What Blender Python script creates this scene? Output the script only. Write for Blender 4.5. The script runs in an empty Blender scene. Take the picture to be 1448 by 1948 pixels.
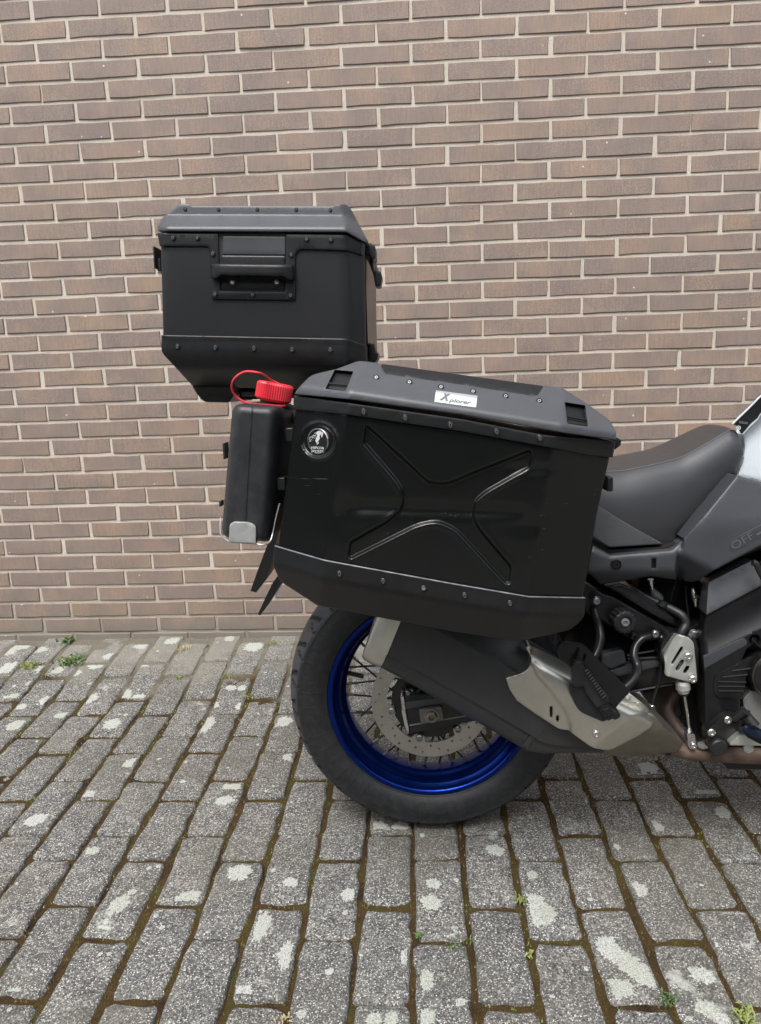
import bpy, math, random
import numpy as np
from mathutils import Matrix, Vector
from mathutils.geometry import delaunay_2d_cdt

R_ = math.radians
rng = np.random.default_rng(7)
random.seed(7)
S = bpy.context.scene
C = S.collection

# ------------------------------------------------------------------ camera
F_PX, W_PX, H_PX = 1464.7, 1448.0, 1948.0
CAM = np.array([1.215104, -2.685718, 1.09104])
RW = np.array([[0.99827078, 0.04899975, -0.03247262], [-0.02155053, -0.20888483, -0.97770277], [-0.05469023, 0.97671191, -0.20746765]])           # world -> camera (x right, y down, z forward)
cd = bpy.data.cameras.new('camera'); cam = bpy.data.objects.new('camera', cd); C.objects.link(cam)
cd.sensor_fit = 'HORIZONTAL'; cd.sensor_width = 36.0; cd.lens = 36.0 * F_PX / W_PX
cd.clip_start = .02; cd.clip_end = 500
M = Matrix(((RW[0][0], -RW[1][0], -RW[2][0], CAM[0]),
            (RW[0][1], -RW[1][1], -RW[2][1], CAM[1]),
            (RW[0][2], -RW[1][2], -RW[2][2], CAM[2]), (0, 0, 0, 1)))
cam.matrix_world = M
S.camera = cam

# ------------------------------------------------------------------ light
world = bpy.data.worlds.new('World'); S.world = world; world.use_nodes = True
wn = world.node_tree; wn.nodes.clear()
sky = wn.nodes.new('ShaderNodeTexSky'); sky.sky_type = 'NISHITA'; sky.sun_disc = False
SUN_EL, SUN_AZ = R_(60), R_(200)
sky.sun_elevation = SUN_EL; sky.sun_rotation = SUN_AZ
sky.air_density = 1.0; sky.dust_density = 3.0; sky.ozone_density = 1.0
hs = wn.nodes.new('ShaderNodeHueSaturation'); hs.inputs['Saturation'].default_value = .30
bg = wn.nodes.new('ShaderNodeBackground'); bg.inputs['Strength'].default_value = .125
wo = wn.nodes.new('ShaderNodeOutputWorld')
wn.links.new(sky.outputs[0], hs.inputs['Color']); wn.links.new(hs.outputs[0], bg.inputs[0]); wn.links.new(bg.outputs[0], wo.inputs[0])
sl = bpy.data.lights.new('sun', 'SUN'); sl.energy = 1.5; sl.angle = R_(28); sl.color = (1, .97, .92)
so = bpy.data.objects.new('sun', sl); C.objects.link(so)
# sun direction: azimuth measured clockwise from +Y
sd = Vector((math.sin(SUN_AZ) * math.cos(SUN_EL), math.cos(SUN_AZ) * math.cos(SUN_EL), math.sin(SUN_EL)))
so.rotation_euler = sd.to_track_quat('Z', 'Y').to_euler()
so.location = (1, -3, 5)
S.view_settings.view_transform = 'Standard'; S.view_settings.look = 'None'
S.view_settings.exposure = 1.2; S.view_settings.gamma = 1; S.view_settings.use_curve_mapping = False

# ------------------------------------------------------------------ frames
BIKE_LOC = np.array([1.2226, -1.0458, 0.0]); LEAN = 0.0454
cl_, sl_ = math.cos(LEAN), math.sin(LEAN)
BR = np.array([[1, 0, 0], [0, cl_, sl_], [0, -sl_, cl_]])   # bike local -> world (rotation about x by -lean)

def ray(px, py):
    d = np.array([(px - W_PX / 2) / F_PX, (py - H_PX / 2) / F_PX, 1.0])
    return RW.T @ d
def L(px, py, y):
    """bike-local point seen at photo pixel (px,py) lying in the bike's plane y=const"""
    d = BR.T @ ray(px, py); o = BR.T @ (CAM - BIKE_LOC)
    return o + d * ((y - o[1]) / d[1])
def Lv(P, Y):
    P = np.asarray(P, float); Y = np.broadcast_to(np.asarray(Y, float), (len(P),))
    d = np.c_[(P[:, 0] - W_PX / 2) / F_PX, (P[:, 1] - H_PX / 2) / F_PX, np.ones(len(P))] @ RW @ BR
    o = BR.T @ (CAM - BIKE_LOC)
    return o + d * ((Y - o[1]) / d[:, 1])[:, None]
def ground(px, py, z=0.0):
    d = ray(px, py); return CAM + d * ((z - CAM[2]) / d[2])
def wallpt(px, py, y=0.0):
    d = ray(px, py); return CAM + d * ((y - CAM[1]) / d[1])

# ------------------------------------------------------------------ materials
def new_mat(name):
    m = bpy.data.materials.new(name); m.use_nodes = True
    return m, m.node_tree, m.node_tree.nodes['Principled BSDF']
def N(nt, t, **kw):
    n = nt.nodes.new(t)
    for k, v in kw.items():
        if k in ('operation', 'blend_type', 'data_type', 'feature', 'noise_dimensions', 'distance', 'interpolation', 'clamp', 'noise_type'): setattr(n, k, v)
        else: n.inputs[k].default_value = v
    return n
def mixc(nt, fac, a, b, blend='MIX'):
    n = nt.nodes.new('ShaderNodeMix'); n.data_type = 'RGBA'; n.blend_type = blend
    for sock, v in ((n.inputs[0], fac), (n.inputs[6], a), (n.inputs[7], b)):
        if hasattr(v, 'is_linked') or hasattr(v, 'links'): nt.links.new(v, sock)
        else: sock.default_value = v if not isinstance(v, tuple) else (*v, 1) if len(v) == 3 else v
    return n.outputs[2]
def ramp(nt, src, stops):
    r = nt.nodes.new('ShaderNodeValToRGB'); cr = r.color_ramp
    while len(cr.elements) < len(stops): cr.elements.new(.5)
    for e, (p, c) in zip(cr.elements, stops):
        e.position = p; e.color = (*c, 1) if isinstance(c, tuple) else (c, c, c, 1)
    nt.links.new(src, r.inputs[0]); return r.outputs[0]
def math_(nt, op, a, b=None, clamp=False):
    n = nt.nodes.new('ShaderNodeMath'); n.operation = op; n.use_clamp = clamp
    for i, v in enumerate((a, b)):
        if v is None: continue
        if hasattr(v, 'links'): nt.links.new(v, n.inputs[i])
        else: n.inputs[i].default_value = v
    return n.outputs[0]
def bump(nt, bsdf, height, strength, dist, prev=None):
    b = nt.nodes.new('ShaderNodeBump'); b.inputs['Strength'].default_value = strength; b.inputs['Distance'].default_value = dist
    nt.links.new(height, b.inputs['Height'])
    if prev is not None: nt.links.new(prev, b.inputs['Normal'])
    nt.links.new(b.outputs[0], bsdf.inputs['Normal']); return b.outputs[0]
def coords(nt, kind='Object'):
    return nt.nodes.new('ShaderNodeTexCoord').outputs[kind]

def plain(name, col, rough=.5, metal=0., grain=0., gscale=900., var=.12, vscale=18., spec=.5, dust=0., aniso=None, scratch=0., rvar=.22):
    m, nt, b = new_mat(name)
    co = coords(nt)
    nz = N(nt, 'ShaderNodeTexNoise', Scale=vscale, Detail=5., Roughness=.6); nt.links.new(co, nz.inputs['Vector'])
    dark = tuple(c * (1 - var) for c in col); lite = tuple(min(1, c * (1 + var)) for c in col)
    c = ramp(nt, nz.outputs[0], [(.3, dark), (.7, lite)])
    r = math_(nt, 'MULTIPLY_ADD', nz.outputs[0], rvar)
    r.node.inputs[2].default_value = rough - rvar / 2
    if scratch:
        mp = nt.nodes.new('ShaderNodeMapping'); mp.inputs['Scale'].default_value = (9, 9, 160); mp.inputs['Rotation'].default_value = (0, .09, 0)
        nt.links.new(co, mp.inputs[0])
        n3 = N(nt, 'ShaderNodeTexNoise', Scale=1., Detail=6., Roughness=.7); nt.links.new(mp.outputs[0], n3.inputs['Vector'])
        n4 = N(nt, 'ShaderNodeTexNoise', Scale=9., Detail=2.); nt.links.new(co, n4.inputs['Vector'])
        s1 = ramp(nt, n3.outputs[0], [(.66, 0.), (.74, 1.)]); s2 = ramp(nt, n4.outputs[0], [(.52, 0.), (.66, 1.)])
        s = math_(nt, 'MULTIPLY', math_(nt, 'MULTIPLY', s1, s2), scratch)
        c = mixc(nt, s, c, (.22, .22, .24))
    if dust:
        n5 = N(nt, 'ShaderNodeTexNoise', Scale=55., Detail=8., Roughness=.75); nt.links.new(co, n5.inputs['Vector'])
        s = math_(nt, 'MULTIPLY', ramp(nt, n5.outputs[0], [(.45, 0.), (.8, 1.)]), dust)
        c = mixc(nt, s, c, (.30, .29, .27))
        r = math_(nt, 'ADD', r, math_(nt, 'MULTIPLY', s, .4))
    nt.links.new(c, b.inputs['Base Color']); nt.links.new(r, b.inputs['Roughness'])
    b.inputs['Metallic'].default_value = metal; b.inputs['Specular IOR Level'].default_value = spec
    if grain:
        n2 = N(nt, 'ShaderNodeTexNoise', Scale=gscale, Detail=2.); 
        if aniso:
            mp = nt.nodes.new('ShaderNodeMapping'); mp.inputs['Scale'].default_value = aniso[0]; mp.inputs['Rotation'].default_value = aniso[1]
            nt.links.new(co, mp.inputs[0]); nt.links.new(mp.outputs[0], n2.inputs['Vector'])
        else: nt.links.new(co, n2.inputs['Vector'])
        bump(nt, b, n2.outputs[0], grain, .0008)
    return m

MT = {}
MT['case']    = plain('black_powder_coated_aluminium', (.0042, .0045, .0046), .24, 0., .12, 700., .15, 6., .42, 0., scratch=.30, rvar=.06)
MT['topcase'] = plain('satin_black_aluminium', (.0115, .0120, .0135), .33, 0., .15, 700., .12, 6., .48, 0., rvar=.06)
MT['lid']     = plain('dark_grey_moulded_plastic', (.058, .061, .069), .40, 0., .35, 900., .08, 10., .5, .03)
MT['trim']    = plain('black_moulded_plastic', (.0085, .009, .010), .36, 0., .3, 900., .12, 20., .36, .015, rvar=.12)
MT['screw']   = plain('black_screw_steel', (.02, .02, .021), .35, .3, 0, spec=.6)
MT['screwin'] = plain('worn_screw_steel', (.30, .30, .31), .35, .9, 0)
MT['screwmid'] = plain('dull_screw_head', (.17, .17, .18), .38, .6, 0)
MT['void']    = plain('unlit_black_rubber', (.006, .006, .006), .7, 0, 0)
MT['bottle']  = plain('black_polyethylene', (.016, .017, .020), .38, 0., .5, 260., .18, 30., .5, .06, aniso=((6, 6, .4), (0, 0, 0)))
MT['red']     = plain('red_plastic', (.60, .028, .045), .45, 0., .1, 700., .06, 30.)
MT['steel']   = plain('brushed_stainless_steel', (.62, .605, .545), .37, 1., .0, 60., .10, 12., aniso=((1, 1, 30), (0, .6, 0)))
MT['steeldk'] = plain('heat_stained_steel', (.24, .215, .18), .45, .95, .05, 60., .25, 10., aniso=((1, 1, 30), (0, .6, 0)))
MT['sheet']   = plain('galvanised_sheet_metal', (.55, .56, .55), .45, .85, .2, 300., .08, 60.)
MT['zinc']    = plain('zinc_plated_steel', (.60, .60, .59), .28, 1., 0, 300., .12, 60.)
MT['alu']     = plain('anodised_aluminium_plate', (.58, .60, .56), .42, .85, .2, 500., .06, 30.)
MT['muffler'] = plain('dark_grey_muffler_paint', (.030, .031, .033), .42, 0., .35, 800., .12, 10., .5, .03)
MT['tyre']    = plain('tyre_rubber', (.011, .012, .014), .52, 0., .6, 500., .18, 26., .45, .07)
MT['tread']   = plain('worn_tread_rubber', (.034, .036, .043), .58, 0., .5, 500., .15, 30., .45, .10)
MT['blue']    = plain('blue_anodised_aluminium', (.003, .021, .17), .22, .85, .15, 500., .10, 20.)
MT['spoke']   = plain('black_spoke_steel', (.012, .012, .013), .35, .3, 0)
MT['disc']    = plain('brake_disc_steel', (.44, .43, .40), .34, .95, .2, 400., .10, 22.)
MT['vinyl']   = plain('seat_vinyl', (.035, .036, .041), .40, 0., .45, 1100., .07, 12., .5)
MT['vinyltop']= plain('seat_top_vinyl', (.040, .038, .038), .52, 0., .5, 1000., .07, 12., .4)
MT['cover']   = plain('dark_grey_side_panel_plastic', (.040, .042, .049), .40, 0., .3, 1100., .06, 10., .5, .02)
MT['gloss']   = plain('gloss_black_plastic', (.007, .007, .008), .30, 0., .05, 500., .15, 8., .38, .015, rvar=.08)
MT['frame']   = plain('black_frame_paint', (.007, .007, .0075), .30, 0., .1, 300., .2, 25., .5, .03)
MT['rubber']  = plain('black_rubber', (.010, .010, .011), .50, 0., .2, 500., .2, 30.)
MT['white']   = plain('white_paint', (.52, .57, .61), .30, 0., 0, var=.02)
MT['rust']    = plain('rusty_exhaust_pipe', (.15, .105, .08), .62, .5, .5, 150., .4, 30.)
MT['print']   = plain('grey_print', (.13, .135, .14), .4, 0, 0, var=.02)
MT['printdk'] = plain('dark_grey_print', (.17, .17, .18), .4, 0, 0, var=.02)
MT['printfaint'] = plain('pale_grey_print', (.085, .09, .10), .5, 0, 0, var=.02)
MT['wprint']  = plain('white_print', (.48, .48, .47), .4, 0, 0, var=.02)
MT['dprint']  = plain('black_sticker', (.012, .013, .014), .25, 0, 0, var=.02)
MT['peg']     = plain('blue_black_footpeg_metal', (.010, .016, .032), .3, .6, .3, 200., .3, 60.)

# ------------------------------------------------------------------ object helpers
ORI = {}
def tag(o, label=None, cat=None, group=None, kind=None):
    if label: o['label'] = label
    if cat: o['category'] = cat
    if group: o['group'] = group
    if kind: o['kind'] = kind
    return o
def thing(name, label, cat, base=None, group=None):
    """empty at the thing's base, in the bike's tilted frame (base = bike-local point)"""
    o = bpy.data.objects.new(name, None); C.objects.link(o); o.empty_display_size = .05
    b = np.array(base if base is not None else (0, 0, 0), float)
    w = BIKE_LOC + BR @ b
    o.location = w; o.rotation_euler = (-LEAN, 0, 0)
    ORI[o] = b
    return tag(o, label, cat, group)
def origin(parent):
    while parent is not None:
        if parent in ORI: return ORI[parent]
        parent = parent.parent
    return np.zeros(3)
def mesh_obj(name, v, f, mat, parent=None, smooth=True, sharp=None):
    v = np.asarray(v, float)
    if parent is not None: v = v - origin(parent)
    me = bpy.data.meshes.new(name); me.from_pydata(v.tolist(), [], [list(map(int, q)) for q in f])
    me.materials.append(mat)
    if smooth: me.polygons.foreach_set('use_smooth', [True] * len(me.polygons))
    if smooth and sharp: me.set_sharp_from_angle(angle=R_(sharp))
    me.update()
    o = bpy.data.objects.new(name, me); C.objects.link(o)
    if parent is not None: o.parent = parent
    return o
class MB:
    def __init__(s): s.v = []; s.f = []; s.n = 0
    def add(s, v, f):
        v = np.asarray(v, float); s.v.append(v); s.f += [[i + s.n for i in q] for q in f]; s.n += len(v)
    def build(s, name, mat, parent=None, smooth=True, sharp=35):
        return mesh_obj(name, np.vstack(s.v), s.f, mat, parent, smooth, sharp)

def rounded(poly, r, n=4):
    """round the corners of a closed polygon; r number or list"""
    P = [np.array(p[:2], float) for p in poly]; out = []
    for i, p in enumerate(P):
        a, b = P[i - 1], P[(i + 1) % len(P)]
        rr = poly[i][2] if len(poly[i]) > 2 else r
        da, db = a - p, b - p; la, lb = np.linalg.norm(da), np.linalg.norm(db)
        t = min(rr, la * .45, lb * .45)
        if t < .3: out.append(p); continue
        A, B = p + da / la * t, p + db / lb * t
        for k in range(n + 1):
            u = k / n; out.append((1 - u) ** 2 * A + 2 * u * (1 - u) * p + u * u * B)
    return np.array(out)
def resample(poly, step):
    out = []
    n = len(poly)
    for i in range(n):
        a, b = poly[i], poly[(i + 1) % n]; l = np.linalg.norm(b - a)
        if l < 1e-9: continue
        k = max(1, int(math.ceil(l / step)))
        for j in range(k): out.append(a + (b - a) * j / k)
    return np.array(out)
def inside(P, poly):
    x, y = P[:, 0], P[:, 1]; c = np.zeros(len(P), bool)
    n = len(poly)
    for i in range(n):
        x1, y1 = poly[i]; x2, y2 = poly[(i + 1) % n]
        if y1 == y2: continue
        m = ((y1 > y) != (y2 > y)) & (x < (x2 - x1) * (y - y1) / (y2 - y1) + x1)
        c ^= m
    return c
def dist(P, poly, closed=True):
    d = np.full(len(P), 1e9); n = len(poly)
    for i in range(n if closed else n - 1):
        a, b = poly[i], poly[(i + 1) % n]; ab = b - a; L2 = ab @ ab
        if L2 < 1e-12: continue
        t = np.clip(((P - a) @ ab) / L2, 0, 1)
        d = np.minimum(d, np.hypot(*(P - a - t[:, None] * ab).T))
    return d
def sdf(P, poly):
    d = dist(P, poly); return np.where(inside(P, poly), -d, d)
def offset_pts(poly, offs, step):
    q = resample(poly, step); t = np.roll(q, -1, 0) - np.roll(q, 1, 0)
    t /= np.linalg.norm(t, axis=1)[:, None] + 1e-9
    nrm = np.c_[-t[:, 1], t[:, 0]]
    return np.vstack([q + nrm * o for o in offs])

def surf(name, poly, depth, back, mat, parent, step=8., edge=3., rnd=.002, holes=(), extra=None, mapper=None, sharp=40, bstep=None, hole_back=None):
    """relief: outline poly (2D), front surface depth(P)->y ; rounded border; side walls to y=back"""
    mapper = mapper or Lv
    poly = resample(np.asarray(poly, float), bstep or max(step * .6, 2.))
    holes = [resample(np.asarray(h, float), max(step * .4, 1.5)) for h in holes]
    lo, hi = poly.min(0), poly.max(0)
    gx, gy = np.meshgrid(np.arange(lo[0] + step * .5, hi[0], step), np.arange(lo[1] + step * .5, hi[1], step))
    G = np.c_[gx.ravel(), gy.ravel()]
    pts = [G]
    bd = min(bstep or max(step * .6, 2.), edge * 1.5)
    for pl in [poly] + holes:
        pts.append(offset_pts(pl, (edge * .3, edge, -edge * .3, -edge), bd))
    if extra is not None: pts.append(extra)
    P = np.vstack(pts)
    m = inside(P, poly); P = P[m]
    d = dist(P, poly)
    for h in holes:
        ih = inside(P, h); dh = dist(P, h); P = P[~ih]; d = np.minimum(d, dh)[~ih]
    P = P[d > edge * .22]
    # drop near duplicates
    if len(P):
        key = np.round(P / max(edge * .12, .02)).astype(int); _, idx = np.unique(key, axis=0, return_index=True); P = P[idx]
    allp = [poly] + holes
    verts = np.vstack(allp + [P]); edges = []; o = 0
    for pl in allp:
        n = len(pl); edges += [(o + i, o + (i + 1) % n) for i in range(n)]; o += n
    nb = o
    vv, _, ff, ov, _, _ = delaunay_2d_cdt([Vector(p) for p in verts], edges, [], 0, 1e-5, True)
    V2 = np.array([tuple(v) for v in vv]); F = np.array([tuple(f) for f in ff])
    cen = V2[F].mean(1); keep = inside(cen, poly)
    for h in holes: keep &= ~inside(cen, h)
    F = F[keep]
    dd = dist(V2, poly)
    for h in holes: dd = np.minimum(dd, dist(V2, h))
    Y = np.broadcast_to(depth(V2) if callable(depth) else depth, (len(V2),)).astype(float)
    e = np.clip(dd / edge, 0, 1)
    Yf = Y + rnd * (1 - np.sqrt(1 - (1 - e) ** 2))
    V3 = mapper(V2, Yf)
    # orientation: normal must face -y
    a, b, c_ = V3[F[:, 0]], V3[F[:, 1]], V3[F[:, 2]]
    ny = np.cross(b - a, c_ - a)[:, 1]
    F[ny > 0] = F[ny > 0][:, ::-1]
    mb = MB(); mb.add(V3, F.tolist())
    # walls
    for k, pl in enumerate(allp):
        y = (depth(pl) if callable(depth) else np.full(len(pl), float(depth))) + rnd
        A = mapper(pl, y); Bk = A.copy(); Bk[:, 1] = (back if k == 0 or hole_back is None else y + hole_back); n = len(pl)
        mb.add(np.vstack([A, Bk]), [[i, (i + 1) % n, n + (i + 1) % n, n + i] for i in range(n)])
        if k == 0:
            Vb = V3.copy(); Vb[:, 1] = back
            if not holes or hole_back is None: mb.add(Vb, F[:, ::-1].tolist())
    return mb.build(name, mat, parent, True, sharp)

def lathe(prof, seg=32, axis='y', closed_ring=False):
    """profile list of (r, h) about the local y axis; returns v,f around origin"""
    v, f = [], []
    th = np.arange(seg) * 2 * math.pi / seg
    for r, h in prof:
        v.append(np.c_[r * np.cos(th), np.full(seg, h), r * np.sin(th)])
    n = len(prof)
    for k in range(n - 1 if not closed_ring else n):
        k2 = (k + 1) % n
        for i in range(seg):
            j = (i + 1) % seg; f.append([k * seg + i, k * seg + j, k2 * seg + j, k2 * seg + i])
    return np.vstack(v), f
def align_y(v, d):
    """rotate points so that local -y points along d"""
    d = np.array(d, float); d /= np.linalg.norm(d)
    q = Vector((0, -1, 0)).rotation_difference(Vector(d)).to_matrix()
    return v @ np.array(q).T
def catmull(P, n=6):
    P = np.asarray(P, float); Q = np.vstack([2 * P[0] - P[1], P, 2 * P[-1] - P[-2]]); out = []
    for i in range(1, len(Q) - 2):
        for k in range(n):
            t = k / n; a, b, c, d = Q[i - 1], Q[i], Q[i + 1], Q[i + 2]
            out.append(.5 * ((2 * b) + (-a + c) * t + (2 * a - 5 * b + 4 * c - d) * t * t + (-a + 3 * b - 3 * c + d) * t ** 3))
    out.append(Q[-2]); return np.array(out)
def tube(P, r, seg=12, n=6, sub=True, flat=None):
    P = catmull(P, n) if sub and len(P) > 2 else np.asarray(P, float)
    T = np.gradient(P, axis=0); T /= np.linalg.norm(T, axis=1)[:, None]
    up = np.array([0, 1, 0.]) if abs(T[0][1]) < .9 else np.array([1, 0, 0.])
    v = []; rr = np.broadcast_to(r if np.ndim(r) == 0 else np.interp(np.linspace(0, 1, len(P)), np.linspace(0, 1, len(r)), r), (len(P),))
    for i, (p, t) in enumerate(zip(P, T)):
        u = up - t * (up @ t); u /= np.linalg.norm(u); w = np.cross(t, u); up = u
        for k in range(seg):
            a = 2 * math.pi * k / seg; fl = flat or 1.
            v.append(p + rr[i] * (math.cos(a) * u + math.sin(a) * w * fl))
    m = len(P); f = []
    for i in range(m - 1):
        for k in range(seg):
            j = (k + 1) % seg; f.append([i * seg + k, i * seg + j, (i + 1) * seg + j, (i + 1) * seg + k])
    f.append(list(range(seg))[::-1]); f.append([(m - 1) * seg + k for k in range(seg)])
    return np.array(v), f
def box(a, b):
    a, b = np.minimum(a, b), np.maximum(a, b)
    v = [(x, y, z) for x in (a[0], b[0]) for y in (a[1], b[1]) for z in (a[2], b[2])]
    return v, [[0, 1, 3, 2], [4, 6, 7, 5], [0, 4, 5, 1], [2, 3, 7, 6], [0, 2, 6, 4], [1, 5, 7, 3]]
def bevelled(o, w, seg=3):
    m = o.modifiers.new('bevel', 'BEVEL'); m.width = w; m.segments = seg; m.limit_method = 'ANGLE'; m.angle_limit = R_(30)
    m.harden_normals = False
    return o
def text2d(s, size=1., shear=0., bold=0., space=1.):
    cu = bpy.data.curves.new('letters', 'FONT'); cu.body = s; cu.size = size; cu.shear = shear; cu.offset = bold; cu.space_character = space
    cu.resolution_u = 3
    o = bpy.data.objects.new('letters', cu); C.objects.link(o)
    dg = bpy.context.evaluated_depsgraph_get(); me = bpy.data.meshes.new_from_object(o.evaluated_get(dg))
    v = np.array([tuple(q.co)[:2] for q in me.vertices]); f = [list(p.vertices) for p in me.polygons]
    bpy.data.objects.remove(o); bpy.data.curves.remove(cu); bpy.data.meshes.remove(me)
    return v, f
def lettering(name, s, p0, p1, height, depth, mat, parent, shear=0., bold=0., thick=.0006, width=None, up=None):
    """text whose baseline runs from photo pixel p0 to p1 (fitted to it), cap height in pixels"""
    v, f = text2d(s, 1., shear, bold)
    lo, hi = v.min(0), v.max(0)
    p0, p1 = np.array(p0, float), np.array(p1, float)
    ux = (p1 - p0) / (hi[0] - lo[0]); 
    un = (p1 - p0) / np.linalg.norm(p1 - p0); uy = (np.array([un[1], -un[0]]) if up is None else np.array(up, float)) * height / .7
    P = p0 + (v[:, :1] - lo[0]) * ux + v[:, 1:] * uy
    A = Lv(P, depth(P) if callable(depth) else depth); A[:, 1] -= thick
    ny = 0
    if len(f):
        q = f[0]; ny = np.cross(A[q[1]] - A[q[0]], A[q[2]] - A[q[0]])[1]
    if ny > 0: f = [q[::-1] for q in f]
    return mesh_obj(name, A, f, mat, parent, False)

# shared small hardware
def screw_mesh(r):
    mb = MB()
    mb.add(*lathe([(r, .0004), (r * .98, -.0008), (r * .86, -.0012), (r * .74, -.0008), (r * .72, .0002)], 18))
    mb.add(*lathe([(r * .72, .0002), (r * .60, -.0006), (r * .34, -.0010), (r * .28, .0004), (0.0001, .0006)], 14))
    return mb
def make_screw_data(name, r, m1=None, m2=None):
    """countersunk screw: dark ring washer and slightly brighter head with socket"""
    v1, f1 = lathe([(r, .0006), (r * .98, -.0010), (r * .86, -.0014), (r * .74, -.0010), (r * .70, .0004)], 18)
    v2, f2 = lathe([(r * .70, .0004), (r * .62, -.0012), (r * .50, -.0020), (r * .30, -.0020), (r * .26, .0006), (.00002, .0008)], 12)
    me = bpy.data.meshes.new(name); me.from_pydata(np.vstack([v1, v2]).tolist(), [], f1 + [[i + len(v1) for i in q] for q in f2])
    me.materials.append(m1 or MT['screw']); me.materials.append(m2 or MT['screwin'])
    for i, p in enumerate(me.polygons):
        p.use_smooth = True
        if len(f1) + 12 <= i < len(f1) + 36: p.material_index = 1
    me.set_sharp_from_angle(angle=R_(40))
    return me
SCREW = {}
def screw(px, py, y, parent, r=.0055, nrm=(0, -1, 0), name='screw', kind='dark'):
    key = (round(r, 4), kind)
    if key not in SCREW:
        SCREW[key] = make_screw_data(name, r, *( (MT['zinc'], MT['screw']) if kind == 'bright' else (MT['screw'], MT['screwmid'])))
    p = L(px, py, y) if py is not None else np.array(px, float)
    o = bpy.data.objects.new(name, SCREW[key]); C.objects.link(o)
    o.parent = parent; o.location = p - origin(parent)
    o.rotation_euler = Vector((0, -1, 0)).rotation_difference(Vector(nrm)).to_euler()
    return o
def bolt(px, py, y, r, h, mat, parent, name='bolt', nrm=(0, -1, 0), hexa=False, socket=True):
    p = L(px, py, y)
    seg = 6 if hexa else 20
    prof = [(r, 0), (r, -h * .75), (r * .82, -h)]
    if socket: prof += [(r * .45, -h), (r * .40, -h * .5), (.0001, -h * .5)]
    else: prof += [(.0001, -h * 1.02)]
    v, f = lathe(prof, seg)
    return mesh_obj(name, align_y(v, nrm) + p, f, mat, parent, True, 30)

# ================================================================== WALL
CH, Z0, HB = .06108, 2.18696, .11
PW, PL, GX, GY, GT, GST = .10733, .23170, 1.23333, -1.11788, .00254, -.1155

def brick_material():
    m, nt, b = new_mat('glazed_brown_brick')
    pos = nt.nodes.new('ShaderNodeNewGeometry').outputs['Position']
    info = nt.nodes.new('ShaderNodeObjectInfo'); rnd = info.outputs['Random']
    base = ramp(nt, rnd, [(0., (0.283, 0.210, 0.165)), (.22, (0.264, 0.198, 0.161)), (.42, (0.292, 0.217, 0.168)), (.6, (0.247, 0.190, 0.161)), (.8, (0.272, 0.198, 0.156)), (.93, (0.307, 0.223, 0.161)), (1., (0.221, 0.173, 0.152))])
    # slow firing tint along each brick
    mp = nt.nodes.new('ShaderNodeMapping'); mp.inputs['Scale'].default_value = (1.6, 1, 1.1); nt.links.new(pos, mp.inputs[0])
    add = nt.nodes.new('ShaderNodeVectorMath'); add.operation = 'ADD'; nt.links.new(mp.outputs[0], add.inputs[0])
    cmb = nt.nodes.new('ShaderNodeCombineXYZ'); nt.links.new(math_(nt, 'MULTIPLY', rnd, 37.), cmb.inputs[1]); nt.links.new(cmb.outputs[0], add.inputs[1])
    n1 = N(nt, 'ShaderNodeTexNoise', Scale=5.5, Detail=3., Roughness=.55); nt.links.new(add.outputs[0], n1.inputs['Vector'])
    c = mixc(nt, ramp(nt, n1.outputs[0], [(.40, 0.), (.68, .75)]), base, (0.193, 0.155, 0.142))
    c = mixc(nt, ramp(nt, n1.outputs[0], [(.30, .5), (.46, 0.)]), c, (0.325, 0.223, 0.159))
    # sandy speckle
    n2 = N(nt, 'ShaderNodeTexNoise', Scale=420., Detail=4., Roughness=.8); nt.links.new(pos, n2.inputs['Vector'])
    c = mixc(nt, ramp(nt, n2.outputs[0], [(.55, 0.), (.66, .75)]), c, (0.471, 0.402, 0.354))
    c = mixc(nt, ramp(nt, n2.outputs[0], [(.34, .75), (.46, 0.)]), c, (0.081, 0.064, 0.057))
    mp2 = nt.nodes.new('ShaderNodeMapping'); mp2.inputs['Scale'].default_value = (160, 160, 18); nt.links.new(pos, mp2.inputs[0])
    n3 = N(nt, 'ShaderNodeTexNoise', Scale=1., Detail=3., Roughness=.6); nt.links.new(mp2.outputs[0], n3.inputs['Vector'])
    c = mixc(nt, ramp(nt, n3.outputs[0], [(.35, .22), (.6, 0.)]), c, (0.113, 0.092, 0.084))
    # soil splash just above the paving
    z = nt.nodes.new('ShaderNodeSeparateXYZ'); nt.links.new(pos, z.inputs[0])
    n4 = N(nt, 'ShaderNodeTexNoise', Scale=9., Detail=6., Roughness=.7); nt.links.new(pos, n4.inputs['Vector'])
    zz = math_(nt, 'ADD', z.outputs[2], math_(nt, 'MULTIPLY', n4.outputs[0], -.10))
    c = mixc(nt, ramp(nt, zz, [(0., .95), (.045, .75), (.075, .25), (.14, 0.)]), c, (0.188, 0.169, 0.142))
    # few white paint spots
    v = N(nt, 'ShaderNodeTexVoronoi', Scale=13.); nt.links.new(pos, v.inputs['Vector'])
    c = mixc(nt, ramp(nt, v.outputs['Distance'], [(.0, .9), (.028, .8), (.045, 0.)]), c, (0.660, 0.620, 0.584))
    nt.links.new(c, b.inputs['Base Color']); b.inputs['Roughness'].default_value = .62
    b.inputs['Specular IOR Level'].default_value = .35
    bump(nt, b, n2.outputs[0], .5, .0012)
    return m
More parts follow.
